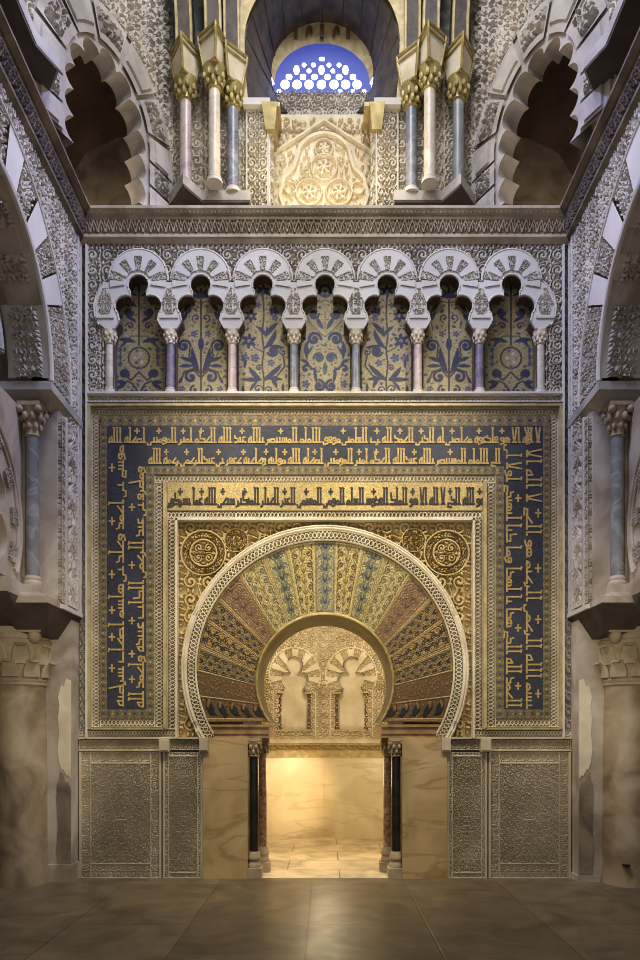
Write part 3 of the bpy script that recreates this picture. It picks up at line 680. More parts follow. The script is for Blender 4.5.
def voussoir(o0, o1, i0, i1, cv, mirror, lab):
    nr, nt = 100, max(8, int(abs(math.radians(o1-o0))*1.29/.007))
    Sg, T = np.meshgrid(np.linspace(0, 1, nr), np.linspace(0, 1, nt), indexing='ij')
    ao, ai = np.radians(o0+(o1-o0)*T), np.radians(i0+(i1-i0)*T)
    A = (1-Sg)*(IC[0]+.68*np.sin(ai))+Sg*(OC[0]+1.285*np.sin(ao)); B = (1-Sg)*(IC[1]+.68*np.cos(ai))+Sg*(OC[1]+1.285*np.cos(ao))
    u = 1-T if mirror else T
    col = cv.samp(u, Sg, 'C')*np.array([.80, .80, .82]); H = .004*cv.samp(u, Sg)
    GM_ = GM(); GM_.add(BACK.arr(A, B, H-.012), None, col); GM_.build('voussoir', M['mosaic'], HA, lab)
voussoir(-TO[1], TO[1], -TI[1], TI[1], VC[0], False, VLAB[0])
for k in range(1, 9):
    voussoir(TO[k], TO[k+1], TI[k], TI[k+1], VC[k], k == 8, VLAB[k]); voussoir(-TO[k], -TO[k+1], -TI[k], -TI[k+1], VC[k], k == 8, VLAB[k])
# soffit (barrel of the opening) and springing mouldings
m = MB(); ol = [(IC[0]+.68*math.sin(math.radians(-127+i*254/72)), IC[1]+.68*math.cos(math.radians(-127+i*254/72))) for i in range(73)]
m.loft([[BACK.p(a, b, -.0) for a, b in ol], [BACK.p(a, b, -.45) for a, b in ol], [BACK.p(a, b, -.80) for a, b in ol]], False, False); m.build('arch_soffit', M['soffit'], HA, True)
for sx in (-1, 1):
    m = MB(); x0, x1 = sx*.56, sx*1.215
    for z0, z1, yf in ((1.40, 1.44, -.004), (1.44, 1.455, -.012), (1.455, 1.51, -.002), (1.51, 1.535, -.014)): m.box(min(x0, x1), max(x0, x1), yf, .06, z0, z1)
    m.box(min(sx*.56, sx*.82), max(sx*.56, sx*.82), .06, .8, 1.40, 1.535)
    m.build('springing_moulding', M['redmould'], HA)

# ================================================================== gilt spandrels
RND = {-1: [((203, 552), 23), ((236, 539.5), 12)], 1: [((447, 552), 23), ((414, 539.5), 12)]}
for sx in (-1, 1):
    t = thing('spandrel_panel', 'gilded carved spandrel at the upper %s of the great arch' % ('left' if sx < 0 else 'right'), 'panel', (sx*1.2, .05, 3.0), 'gilded spandrels')
    def mk(A, B, sx=sx):
        ok = (np.hypot(A-OC[0], B-OC[1]) > 1.41) & (A*sx > 0)
        for (c, r) in RND[sx]: ok &= np.hypot(A-pp(*c)[0], B-pp(*c)[1]) > r/100-.01
        return ok
    a0, a1 = sorted((0, sx*1.48))
    GM().rect(BACK, a0, a1, 1.40, 3.58, .0062, foliage(.36, .036, T_F2), mk, base=-.058).build('foliage_relief', M['gold_carve'], t)
    for (c, r) in RND[sx]:
        R = r/100; ca, cb = pp(*c); gm = GM()
        def hf(U, V, R=R):
            h = .045*T_S.samp(U/(R*.62), (V-.62)/.28)*((V > .62) & (V < .9))+.04*T_F.samp(U/(R*1.6), V*.9)*(V < .52)
            return np.maximum(h, .05*((V > .92) | ((V > .53) & (V < .61))))
        gm.polar(BACK, ca, cb, .003, R, 0, 2*PI, .0062, hf, base=-.066); gm.build('roundel', M['gold_carve'], t)
# ================================================================== dado
for sx in (-1, 1):
    side = 'left' if sx < 0 else 'right'
    X = lambda p: p if sx < 0 else 650-p
    o = lambda a, b: (min(X(a), X(b)), max(X(a), X(b)))
    t = thing('dado_frieze', 'narrow carved frieze with two small corbel blocks above the %s dado panels' % side, 'molding', (sx*1.9, 0, 1.26), 'dado friezes')
    s = GM().pband(*o(79, 161), 738.5, 750, T_F2, 1.3, .022, .006).pband(*o(170, 200), 738.5, 750, T_F2, 1.3, .022, .006); s.build('carved_face', M['dado'], t)
    m = MB(); fillet(m, *o(79, 209), 737, 739, -.02, .05); fillet(m, *o(79, 161), 750, 751.2, -.016, .03); m.build('fillet', M['dado'], t)
    for a, b in ((160, 170), (200, 209)):
        m = MB(); fillet(m, *o(a, b), 738, 751.5, -.055, .05); fillet(m, *o(a+.6, b-.6), 740, 750, -.062, -.05); m.build('corbel_block', M['dado'], t)
    for (a, b, w, per) in ((80.5, 160.5, 'broad', .16), (164, 202, 'narrow', .13)):
        t = thing('carved_dado_panel', '%s stone dado panel covered in fine carving, %s of the doorway' % (w, side), 'panel', (sx*1.9, 0, 0), 'carved dado panels')
        x0, x1 = o(a, b); x0, x1 = (x0-CX)/100, (x1-CX)/100; mid = (x0+x1)/2; hw = (x1-x0)/2
        gx, gy = (.10, .14) if w == 'broad' else (.045, .05)
        inner = lambda A, B: (np.abs(A-mid) < hw-gx) & (B > gy) & (B < 1.26-gy)
        GM().rect(BACK, mid-hw+gx, mid+hw-gx, gy, 1.26-gy*.8, .0045, lambda A, B: .026*T_F.samp((np.abs(A-mid)+.025*np.sin(B*13))/per*.95, (B+.025*np.sin(np.abs(A-mid)*17))/per*.95), None, .008, .028, -.022).build('arabesque_field', M['dado'], t)
        s = GM(); G = lambda A, B: .018*T_F2.samp((A+.02*np.sin(B*15))/.15, B/.15)
        s.rect(BACK, mid-hw, mid-hw+gx, 0, 1.26, .005, G, None, .006, .02, -.016).rect(BACK, mid+hw-gx, mid+hw, 0, 1.26, .005, G, None, .006, .02, -.016)
        s.rect(BACK, mid-hw+gx, mid+hw-gx, 0, gy, .005, G, None, .006, .02, -.016).rect(BACK, mid-hw+gx, mid+hw-gx, 1.26-gy*.8, 1.26, .005, G, None, .006, .02, -.016)
        s.build('frame_border', M['dado'], t)
        m = MB(); m.box(mid-hw-.01, mid-hw+.012, -.012, .05, 0, 1.26); m.box(mid+hw-.012, mid+hw+.01, -.012, .05, 0, 1.26); m.build('edge_fillet', M['dado'], t)
    x0, x1 = o(203.5, 248); m = MB(); m.box((x0-CX)/100, (x1-CX)/100, -.03, .14, 0, 1.405)
    tag(m.build('marble_slab', M['slab']), 'veined tan marble slab standing %s of the mihrab doorway' % side, 'slab', 'marble slabs')
    # columns of the doorway
    for (xx, yy, r, mt, w) in ((.715, .06, .047, 'blackmarble', 'black speckled'), (.655, .36, .042, 'redmarble', 'red-brown')):
        cx = sx*xx; t = thing('marble_column', 'slender %s marble column in the %s jamb of the doorway' % (w, side), 'column', (cx, yy, 0), 'doorway columns')
        m = MB(); m.lathe(cx, yy, [(r, .26), (r, .7), (r*.93, 1.215)], 22); m.build('shaft', M[mt], t, True)
        if mt == 'blackmarble':
            pass
        m = MB(); m.box(cx-.052-.03*(sx > 0), cx+.052+.03*(sx < 0), yy-.085, yy+.075, 0, .10); m.lathe(cx, yy, [(.068, .10), (.072, .125), (.064, .14), (.058, .165), (.068, .18), (.068, .20), (.062, .215), (.06, .235), (.05, .26)], 22); m.build('base', M['capital'], t, True)
        m = MB(); m.lathe(cx, yy, [(r*.95, 1.21), (r*1.25, 1.22), (r, 1.235), (r*1.05, 1.28), (r*1.7, 1.36), (r*1.75, 1.37)], 18)
        m.box(cx-.07, cx+.07, yy-.07, yy+.07, 1.37, 1.40)
        for q, z, n in ((1.25, 1.26, 8), (1.55, 1.31, 8)):
            for i in range(n):
                a = 2*PI*(i+.5*(z > 1.3))/n; m.ball((cx+r*q*math.cos(a), yy+r*q*math.sin(a), z), .017, 6, 4, (1, 1, 1.6))
        for i in range(4):
            a = PI/4+i*PI/2; m.ball((cx+.075*math.cos(a), yy+.075*math.sin(a), 1.35), .022, 8, 6)
        m.build('capital', M['capital'], t, True)
# ================================================================== mihrab chamber
NX = -.028
plan = [(-.70, .80), (-1.25, 1.05), (-1.50, 1.75), (-1.2+NX, 2.38), (NX, 2.76), (1.2+NX, 2.38), (1.45, 1.75), (1.20, 1.05), (.70, .80)]
m = MB(); m.loft([[(x, y, z) for x, y in plan] for z in (0, 1.1, 3.4)], False, False); struct(m.build('wall_niche', M['plain']))
m = MB(); m.add([(-.8, .0, 0), (.8, .0, 0), (.8, .8, 0), (-.8, .8, 0)], [(0, 1, 2, 3)]); m.add([(x, y, 0) for x, y in plan], [tuple(range(len(plan)))])
def floormat(name, c1, c2, cm, w, h, rough, rot=0.0, mort=.008, off=.5, nz=2.5):
    mt, nt, b = newmat(name)
    tc = nt.nodes.new('ShaderNodeTexCoord'); mpn = nt.nodes.new('ShaderNodeMapping'); mpn.inputs['Rotation'].default_value = (0, 0, rot); mpn.inputs['Location'].default_value = (.4, .13, 0)
    nt.links.new(tc.outputs['Object'], mpn.inputs[0])
    br = nt.nodes.new('ShaderNodeTexBrick'); br.inputs['Scale'].default_value = 1; br.inputs['Brick Width'].default_value = w; br.inputs['Row Height'].default_value = h; br.inputs['Mortar Size'].default_value = mort; br.offset = off
    br.inputs['Color1'].default_value = (*lin(c1), 1); br.inputs['Color2'].default_value = (*lin(c2), 1); br.inputs['Mortar'].default_value = (*lin(cm), 1); br.inputs['Mortar Smooth'].default_value = .3
    nt.links.new(mpn.outputs[0], br.inputs['Vector'])
    n = nt.nodes.new('ShaderNodeTexNoise'); n.inputs['Scale'].default_value = nz; n.inputs['Detail'].default_value = 8; n.inputs['Distortion'].default_value = 1.0; nt.links.new(tc.outputs['Object'], n.inputs['Vector'])
    mr = nt.nodes.new('ShaderNodeMapRange'); mr.inputs[1].default_value = .3; mr.inputs[2].default_value = .7; mr.inputs[3].default_value = .6; mr.inputs[4].default_value = 1.35; nt.links.new(n.outputs['Fac'], mr.inputs[0])
    hs = nt.nodes.new('ShaderNodeHueSaturation'); nt.links.new(br.outputs['Color'], hs.inputs['Color']); nt.links.new(mr.outputs[0], hs.inputs['Value']); nt.links.new(hs.outputs[0], b.inputs['Base Color'])
    mr2 = nt.nodes.new('ShaderNodeMapRange'); mr2.inputs[3].default_value = rough+.15; mr2.inputs[4].default_value = rough-.1; nt.links.new(n.outputs['Fac'], mr2.inputs[0]); nt.links.new(mr2.outputs[0], b.inputs['Roughness'])
    bp = nt.nodes.new('ShaderNodeBump'); bp.inputs['Strength'].default_value = .4; bp.inputs['Distance'].default_value = .01; bp.invert = True; nt.links.new(br.outputs['Fac'], bp.inputs['Height']); nt.links.new(bp.outputs[0], b.inputs['Normal'])
    return mt
M['floor'] = floormat('worn_marble_paving', (94, 81, 61), (112, 98, 76), (86, 74, 56), 1.4, .9, .36, PI/2)
M['nfloor'] = floormat('pale_marble_paving', (214, 194, 154), (236, 216, 178), (150, 124, 84), 1.1, .55, .3, 0.0)
struct(m.build('floor_niche', M['nfloor']))
m = MB(); m.box(-4.2, 4.2, -9.5, 0.0, -.1, 0); struct(m.build('floor', M['floor']))
m = MB(); m.box(-4.2, 4.2, 0.0, .2, -.1, -.002); struct(m.build('floor_threshold', M['floor']))
m = MB(); m.loft([[(.0+r*1.5*math.cos(a)*(1+.06*math.cos(16*a)), 1.75+r*1.1*math.sin(a)*(1+.06*math.cos(16*a)), 3.35+.8*math.sqrt(max(0, 1-r*r))) for a in [2*PI*i/64 for i in range(64)]] for r in (1.05, .9, .7, .45, .15)], True, True); struct(m.build('ceiling_niche', M['plain']))
EXL, EXR = (.9533, .302, 0), (.9533, -.302, 0)
for sx in (-1, 1):
    side = 'left' if sx < 0 else 'right'
    ex = EXL if sx < 0 else EXR; n = (.302, -.9533, 0) if sx < 0 else (-.302, -.9533, 0)
    ca = .412; fr = Fr((NX+sx*ca, 2.76-ca*.3167, 0), ex, n); inner = ca/.9533; outer = (1.2-ca)/.9533
    a0, a1 = (-outer, inner) if sx < 0 else (-inner, outer)
    m = MB(); m.prism([(a0+.003, 0), (a1-.003, 0), (a1-.003, 1.105), (a0+.003, 1.105)], fr, 0.0, .022); tag(m.build('marble_slab', M['nichemarble']), 'lit cream marble slab lining the %s back face inside the mihrab' % side, 'slab', 'niche lining slabs')
    t = thing('niche_cornice', 'gilt cornice with carved vine on the %s back face inside the mihrab' % side, 'molding', tuple(fr.p(0, 1.1, 0)), 'niche cornices')
    m = MB(); m.prism([(a0, 1.105), (a1, 1.105), (a1, 1.21), (a0, 1.21)], fr, 0, .03); m.prism([(a0, 1.28), (a1, 1.28), (a1, 1.31), (a0, 1.31)], fr, 0, .05); m.build('gilt_band', M['gilt_line'], t)
    GM().rect(fr, a0, a1, 1.205, 1.285, .008, lambda A, B: .03*T_S.samp(A/.16, (B-1.205)/.08), base=.02).build('vine_carving', M['gold_carve'], t)
    m = MB(); m.prism([(a0, 1.31), (a1, 1.31), (a1, 1.385), (a0, 1.385)], fr, 0, .07); m.build('white_ledge', M['white'], t)
    # blind trefoil arch
    t = thing('blind_arch', 'small stucco trefoil blind arch with colonnettes, %s of the pair inside the mihrab' % side, 'arch', tuple(fr.p(0, 1.4, 0)), 'blind arches in the mihrab')
    R = [(.185, 1.49), (.185, 1.99), (.165, 2.03), (.125, 2.055)]
    for i in range(9): q = math.radians(-50+i*22); R.append((.10+.085*math.cos(q), 2.17+.105*math.sin(q)))
    for i in range(8): q = math.radians(-25+i*16.4); R.append((.108*math.cos(q), 2.375+.108*math.sin(q)))
    ol = R+[(-x, z) for x, z in R][::-1]
    oa = np.array(ol)
    def inside(A, B, oa=oa):
        r = np.zeros_like(A, bool); n_ = len(oa); j = n_-1
        for i in range(n_):
            (xi, yi), (xj, yj) = oa[i], oa[j]
            r ^= ((yi > B) != (yj > B)) & (A < (xj-xi)*(B-yi)/(yj-yi+1e-12)+xi); j = i
        return r
    def hf(A, B):
        ang = np.arctan2(A, B-2.22); rr = np.hypot(A, (B-2.22)*.92); ring = (rr < .345) & (np.abs(ang) < 2.0) & (B > 2.03)
        v = np.cos(ang*11) > .0
        h = .04*T_F.samp((A+sx*.2)/.26, B/.26)
        h = np.where(ring, np.where(v, .04, -.01+.03*T_F2.samp(A/.15, B/.15)), h)
        h = np.where((np.abs(rr-.36) < .012) & (np.abs(ang) < 2.0), .045, h)
        return np.where((np.abs(np.abs(A)-.30) < .012) & (B < 2.03), .02, h)
    GM().rect(fr, a0, a1, 1.385, 3.1, .009, hf, lambda A, B: ~inside(A, B), base=.07).build('stucco_face', M['white'], t)
    m = MB(); m.loft([[fr.p(a, b, .085) for a, b in ol], [fr.p(a, b, -.02) for a, b in ol]], True, False); m.build('arch_soffit', M['plain'], t)
    m = MB(); m.prism([(-.3, 1.4), (.3, 1.4), (.3, 2.6), (-.3, 2.6)], fr, -.03, .004); m.build('back_slab', M['white'], t)
    m = MB(); m.prism([(-.23, 1.47), (.23, 1.47), (.23, 1.495), (-.23, 1.495)], fr, .0, .11); m.build('sill', M['gilt_line'], t)
    for q in (-1, 1): m = MB(); m.prism([(q*.15, 1.985), (q*.25, 1.985), (q*.26, 2.01), (q*.13, 2.01)], fr, .02, .12); m.build('capital', M['gilt_line'], t)
    for q in (-1, 1):
        c = fr.p(q*.205, 0, .085); m = MB(); m.lathe(c[0], c[1], [(.03, 1.495), (.03, 1.52), (.022, 1.53), (.021, 1.92), (.026, 1.94), (.034, 1.985)], 12); m.build('colonnette', M['brown'], t, True)
# jamb reveals of the doorway
for sx in (-1, 1):
    m = MB(); m.box(min(sx*.70, sx*.86), max(sx*.70, sx*.86), .42, .82, 0, 1.41); m.box(min(sx*.765, sx*.9), max(sx*.765, sx*.9), .12, .43, 0, 1.41); struct(m.build('wall_jamb', M['slab']))

# ================================================================== side walls and their arches
YC, ZC = -1.9, 4.6
JT = [0, 30, 39.5, 49, 59, 69, 79, 90, 101, 112, 123]
for sx in (-1, 1):
    side = 'left' if sx < 0 else 'right'; o = sx*2.45
    SF = Fr((o, 0, 0), (0, 1, 0), (-sx, 0, 0)); bx = lambda a, b: (min(sx*a, sx*b), max(sx*a, sx*b))
    m = MB(); m.box(*bx(3.45, 3.6), -4.6, .1, 0, 6.4)
    wl = struct(m.build('wall_'+side, M['brownplaster']))
    m = MB(); m.box(*bx(2.47, 3.1), -.54, .17, 2.62, 4.42); m.box(*bx(2.47, 3.0), -.5, .17, 4.42, 6.40)
    pts = [(-.5, 4.56)]+[(YC+1.60*math.cos(math.radians(q)), ZC+1.60*math.sin(math.radians(q))) for q in range(28, 123, 6)]+[(-4.4, 6.0), (-4.4, 6.4), (-.5, 6.4)]
    SB = Fr((sx*2.72, 0, 0), (0, 1, 0), (-sx, 0, 0))
    m.prism(pts, SB, 0, .25); m.build('masonry_core', M['plaster'], wl)
    def wmask(A, B):
        r = np.hypot(A-YC, B-ZC)
        return ((r > 1.60) & (B > 4.40) & ~((B < 4.62) & (A < -.5))) | ((B <= 4.41) & (A > -.1))
    GM().rect(SF, -3.6, -.02, 2.62, 6.39, .009, foliage(.32, .036), wmask, base=-.02).build('stucco_relief', M['stucco'], wl)
    # framed carved strips on the pier below the impost
    s = GM(); 
    for a, b in ((-.535, -.43), (-.385, -.11)): s.rect(SF, a, b, 2.66, 4.38, .009, lambda A, B, a=a, b=b: .05*T_S2.samp((B-2.6)/((b-a)*1.5), (A-a)/(b-a)), None, .012, .052, -.03)
    s.build('carved_strip', M['stucco'], wl)
    m = MB()
    for a, b in ((-.425, -.39), (-.105, -.075), (-.022, .0)): m.box(*bx(2.47, 2.43), a, b, 2.62, 4.42 if b < -.08 else 6.38)
    m.box(*bx(2.47, 2.415), -.55, .0, 2.60, 2.64); m.build('stucco_fillet', M['plain'], wl)
    # ---- great side arch
    t = thing('side_arch', 'large round stucco arch on the %s side wall with alternating plain and carved voussoirs' % side, 'arch', (o, -1.9, 4.56), 'side wall arches')
    for i in range(len(JT)-1):
        carved = i % 2 == 0; t0, t1 = math.radians(90-JT[i]), math.radians(90-JT[i+1])
        g_ = GM(); hf = (lambda U, V, i=i: .05*T_F.samp(U/.30+.37*i, V*1.5)) if carved else (lambda U, V: np.full_like(U, .048))
        g_.polar(SF, YC, ZC, 1.13, 1.60, t1+.006, t0-.006, .010, hf, .016, .05, -.032)
        g_.build('carved_voussoir' if carved else 'plain_voussoir', M['stucco' if carved else 'plain'], t)
    m = MB(); P = lambda r, q, h: SF.p(YC+r*math.cos(q), ZC+r*math.sin(q), h)
    for r, w_ in ((1.125, .022), (1.165, .012), (1.61, .016)): m.tube([P(r, math.radians(i*4-1), .015) for i in range(33)], w_, 8)
    m.build('arch_moulding', M['plain'], t, True)
    for i in range(len(JT)-1):
        nq = 16; n2 = 30; q = np.linspace(math.radians(JT[i]), math.radians(JT[i+1]), max(8, int((JT[i+1]-JT[i])*1.2))); hh = np.linspace(.0, -.36, n2); Q, Hh = np.meshgrid(q, hh, indexing='ij')
        carved = i % 2 == 0; r = 1.11-(.045*T_F2.samp(Q*1.1/.28, Hh/.28) if carved else .008)
        edge = (Hh > -.05) | (Hh < -.30); r = np.where(edge, 1.11, r)
        G_ = GM(); G_.add(SF.arr(YC+r*np.cos(Q), ZC+r*np.sin(Q), Hh)); G_.build('soffit_block', M['stucco' if carved else 'plaster'], t)
    # inner lobed order set behind the big arch
    t = thing('lobed_order', 'inner lobed stucco order hanging inside the large %s side arch' % side, 'arch', (sx*2.82, -1.9, 4.7), 'inner lobed orders')
    S2 = Fr((sx*2.83, 0, 0), (0, 1, 0), (-sx, 0, 0)); inn = []; out = []
    for i in range(61):
        q = math.radians(8+i*110/60); out.append((YC+1.10*math.cos(q), ZC+.05+1.10*math.sin(q)))
        b_ = abs(math.sin(i*PI/12)); inn.append((YC+(.74+.12*b_)*math.cos(q), ZC+.05+(.74+.12*b_)*math.sin(q)))
    m = MB(); m.prism(out+inn[::-1], S2, -.3, .0); m.build('lobed_face', M['plain'], t)
    m = MB(); m.tube([S2.p(YC+1.0*math.cos(math.radians(8+i*4)), ZC+.05+1.0*math.sin(math.radians(8+i*4)), .01) for i in range(29)], .03, 8); m.build('face_moulding', M['plain'], t, True)
    # ---- upper impost
    m = MB(); z0, z1, z2 = 4.40, 4.49, 4.57
    rect = lambda xa, xb, ya, yb, z: [(sx*xa, ya, z), (sx*xb, ya, z), (sx*xb, yb, z), (sx*xa, yb, z)]
    m.loft([rect(2.52, 3.2, -.62, .05, z0), rect(2.44, 3.2, -.78, .05, z1), rect(2.425, 3.2, -.80, .05, z1+.005), rect(2.425, 3.2, -.80, .05, z2)])
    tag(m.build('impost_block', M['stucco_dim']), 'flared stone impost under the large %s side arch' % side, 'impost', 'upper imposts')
    # ---- upper column
    cx, cy = sx*2.64, -.68
    t = thing('upper_column', 'slim grey marble column of the upper tier at the %s side' % side, 'column', (cx, cy, 2.70), 'upper tier columns')
    m = MB(); m.lathe(cx, cy, [(.062, 2.86), (.060, 3.4), (.054, 4.12)], 22); m.build('shaft', M['greycol'], t, True)
    m = MB(); m.box(cx-.085, cx+.085, cy-.085, cy+.085, 2.70, 2.78); m.lathe(cx, cy, [(.085, 2.78), (.088, 2.80), (.07, 2.82), (.075, 2.84), (.062, 2.865)], 22); m.build('base', M['plaster'], t, True)
    m = MB(); m.lathe(cx, cy, [(.055, 4.11), (.068, 4.125), (.058, 4.14), (.062, 4.22), (.095, 4.36), (.10, 4.38)], 20); m.box(cx-.10, cx+.10, cy-.10, cy+.10, 4.37, 4.405)
    for r, z, n, bb in ((.072, 4.20, 8, .022), (.09, 4.28, 8, .026)):
        for i in range(n): a = 2*PI*(i+.5*(z > 4.25))/n; m.ball((cx+r*math.cos(a), cy+r*math.sin(a), z), bb, 8, 6, (1, 1, 1.5))
    for i in range(4): a = PI/4+i*PI/2; m.ball((cx+.115*math.cos(a), cy+.115*math.sin(a), 4.34), .036, 10, 6)
    m.build('capital', M['capital'], t, True)
    # ---- lobed screen arch beyond the column
    SL = Fr((sx*2.74, 0, 0), (0, 1, 0), (-sx, 0, 0)); yc, zc = -1.62, 3.25
    t = thing('screen_arch', 'lobed screen arch with carved voussoirs beside the %s upper column' % side, 'arch', (sx*2.8, -1.2, 2.72), 'lobed screen arches')
    inn = []
    for i in range(33):
        q = math.radians(-38+i*4.0); b_ = abs(math.sin((q+.66)*180/PI*PI/44)); rr = .55+.13*b_; inn.append((yc+rr*math.cos(q), zc+rr*math.sin(q)))
    poly = [(-.62, 2.80), (-.62, 4.38), (-1.75, 4.38)]+inn[::-1]+[(inn[0][0], 2.80)]
    m = MB(); m.prism(poly, SL, -.30, 0); m.build('screen_face', M['plaster'], t)
    m = MB(); m.tube([SL.p(yc+.90*math.cos(math.radians(-25+i*4)), zc+.90*math.sin(math.radians(-25+i*4)), .01) for i in range(31)], .022, 8); m.tube([SL.p(yc+.85*math.cos(math.radians(-25+i*4)), zc+.85*math.sin(math.radians(-25+i*4)), .01) for i in range(31)], .014, 8)
    m.tube([SL.p(-.65, z, .01) for z in (2.82, 3.6, 4.36)], .02, 8); m.build('arch_moulding', M['plaster'], t, True)
    for i, q in enumerate((-22, 2, 26, 50, 74)):
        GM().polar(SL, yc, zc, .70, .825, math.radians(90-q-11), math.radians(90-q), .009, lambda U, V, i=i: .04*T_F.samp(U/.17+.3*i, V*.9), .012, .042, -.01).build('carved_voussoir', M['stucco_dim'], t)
    # ---- lower impost: two flared arms above the big capital
    t = thing('lower_impost', 'stepped stone impost with dark flared underside on the big %s column capital' % side, 'impost', (sx*2.9, -.25, 2.42), 'lower imposts')
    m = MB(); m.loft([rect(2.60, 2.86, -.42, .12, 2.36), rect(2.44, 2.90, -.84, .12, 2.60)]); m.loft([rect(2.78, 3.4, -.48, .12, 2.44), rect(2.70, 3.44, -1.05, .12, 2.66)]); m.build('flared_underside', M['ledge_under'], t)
    m = MB(); m.loft([rect(2.44, 2.90, -.84, .12, 2.60), rect(2.44, 2.90, -.84, .12, 2.66)]); m.loft([rect(2.70, 3.44, -1.05, .12, 2.66), rect(2.70, 3.44, -1.05, .12, 2.79)])
    m.loft([rect(2.50, 2.80, -.80, -.4, 2.66), rect(2.54, 2.78, -.78, -.4, 2.705)]); m.build('pedestal', M['plaster'], t)
    # ---- great lower column
    cx, cy = sx*2.94, -.225
    t = thing('great_column', 'massive mottled tan marble column standing at the %s edge of the scene' % side, 'column', (cx, cy, 0), 'great columns')
    m = MB(); m.lathe(cx, cy, [(.245, 0), (.243, .5), (.238, 1.2), (.226, 1.90)], 44); m.build('shaft', M['bigcol'], t, True)
    m = MB(); m.lathe(cx, cy, [(.226, 1.895), (.242, 1.91), (.242, 1.925), (.232, 1.93), (.244, 1.945), (.244, 1.96), (.228, 1.975), (.232, 2.05), (.25, 2.2), (.285, 2.33), (.27, 2.34), (.27, 2.42)], 40); m.box(cx-.30, cx+.30, cy-.28, cy+.28, 2.39, 2.445)
    cap = m.build('capital', M['capital'], t, True)
    for row, (zb, zt, rb, n, off) in enumerate(((1.98, 2.14, .236, 8, 0), (2.10, 2.29, .248, 8, .5))):
        for i in range(n):
            a = 2*PI*(i+off)/n; m = MB(); loops = []
            for k in range(6):
                f = k/5; z = zb+(zt-zb)*min(1, f*1.25)-(.03 if k == 5 else 0); rr = rb+.012+.075*f**3; w_ = .085*(1-.55*f**2)
                loops.append([(cx+(rr+h)*math.cos(a)-u*w_*math.sin(a), cy+(rr+h)*math.sin(a)+u*w_*math.cos(a), z) for u, h in ((-1, -.02), (-.9, .008), (0, .018), (.9, .008), (1, -.02))])
            m.loft(loops, True, True); m.build('acanthus_leaf', M['capital'], cap, True)
    for i in range(4):
        a = PI/4+i*PI/2; m = MB(); m.ball((cx+.315*math.cos(a), cy+.315*math.sin(a), 2.36), .062, 12, 8, (1, 1, 1.15)); m.build('volute', M['capital'], cap, True)
    m = MB(); m.box(cx-.15, cx-.10, cy-.262, cy-.2, .20, .225); m.build('iron_peg', M['blackmarble'], t)
    # ---- plastered corner pier
    t = thing('corner_pier', 'stained plaster corner pier between the %s great column and the carved facade' % side, 'pier', (sx*2.6, -.1, 0), 'corner piers')
    m = MB(); m.box(*bx(2.47, 2.76), -.18, .15, .0, 2.62); m.build('plaster_face', M['plaster'], t)
    m = MB(); m.box(*bx(2.455, 2.72), -.205, .1, .0, .17) if sx < 0 else m.box(*bx(2.46, 2.68), -.19, .1, .0, .06); m.build('plinth', M['plaster'], t)
    XB = Fr((0, -.18, 0), (1, 0, 0), (0, -1, 0))
    m = MB(); m.prism([(sx*x, z) for x, z in ((2.475, .18 if sx < 0 else .08), (2.60, .18 if sx < 0 else .08), (2.615, .3), (2.60, .55), (2.615, .8), (2.61, .95), (2.585, 1.0), (2.58, 1.08), (2.55, 1.06), (2.53, .98), (2.50, .97), (2.475, .90))], XB, -.01, .006); m.build('exposed_stone', M['squinch_wall'], t)
    m = MB(); m.prism([(sx*x, z) for x, z in ((2.475, 1.0), (2.50, 1.04), (2.515, 1.03), (2.55, 1.10), (2.565, 1.09), (2.59, 1.17), (2.605, 1.3), (2.59, 1.44), (2.60, 1.6), (2.585, 1.72), (2.60, 1.80), (2.57, 1.92), (2.545, 1.90), (2.52, 1.98), (2.475, 1.96))], XB, -.01, .004); m.build('repair_patch', M['white'], t)

# ================================================================== cornice
prof = [(0, 6.34), (.035, 6.37), (.055, 6.375), (.055, 6.405), (.035, 6.41), (.06, 6.52), (.085, 6.525), (.085, 6.555), (.105, 6.56), (.14, 6.585), (.15, 6.59), (.15, 6.615), (.0, 6.62)]
tl = Canvas(1, 1, 80, None, True, False)
tl.stroke([(0, .0), (.25, .55), (.5, .95), (.75, .55), (1, .0)], .10); tl.leaf(.5, .1, PI/2, .55, .11); tl.leaf(0, .5, PI/2, .45, .1); tl.disc(0, .95, .08)
def cornice(name, path, outv, mat, mat2):
    m = MB(); m.loft([[(p[0]+v[0]*h, p[1]+v[1]*h, z) for h, z in prof] for p, v in zip(path, outv)], True, True); o_ = struct(m.build(name, mat)); return o_
cb = cornice('trim_1', [(-2.45, 0), (2.45, 0)], [(1, -1), (-1, -1)], M['cornice'], None)
GM().rect(BACK, -2.40, 2.40, 6.412, 6.522, .0065, lambda A, B: .05*tl.samp(A/.075, (B-6.412)/.11)+.02+.025*(B-6.412)/.11, base=0).build('leaf_band', M['cornice'], cb)
GM().rect(BACK, -2.36, 2.36, 6.56, 6.585, .0065, lambda A, B: .025*(np.sin(A*150) > 0)+.105, base=0).build('dentil_band', M['cornice'], cb)
for sx, nm in ((-1, 'trim_2'), (1, 'trim_3')):
    c_ = cornice(nm, [(sx*2.45, -4.2), (sx*2.45, 0)], [(-sx, 0), (-sx, -1)], M['cornice_dark'], None)
    GM().rect(Fr((sx*2.45, 0, 0), (0, 1, 0), (-sx, 0, 0)), -4.2, -.08, 6.412, 6.522, .009, lambda A, B: .05*tl.samp(A/.075, (B-6.412)/.11)+.02+.025*(B-6.412)/.11).build('leaf_band', M['cornice_dark'], c_)

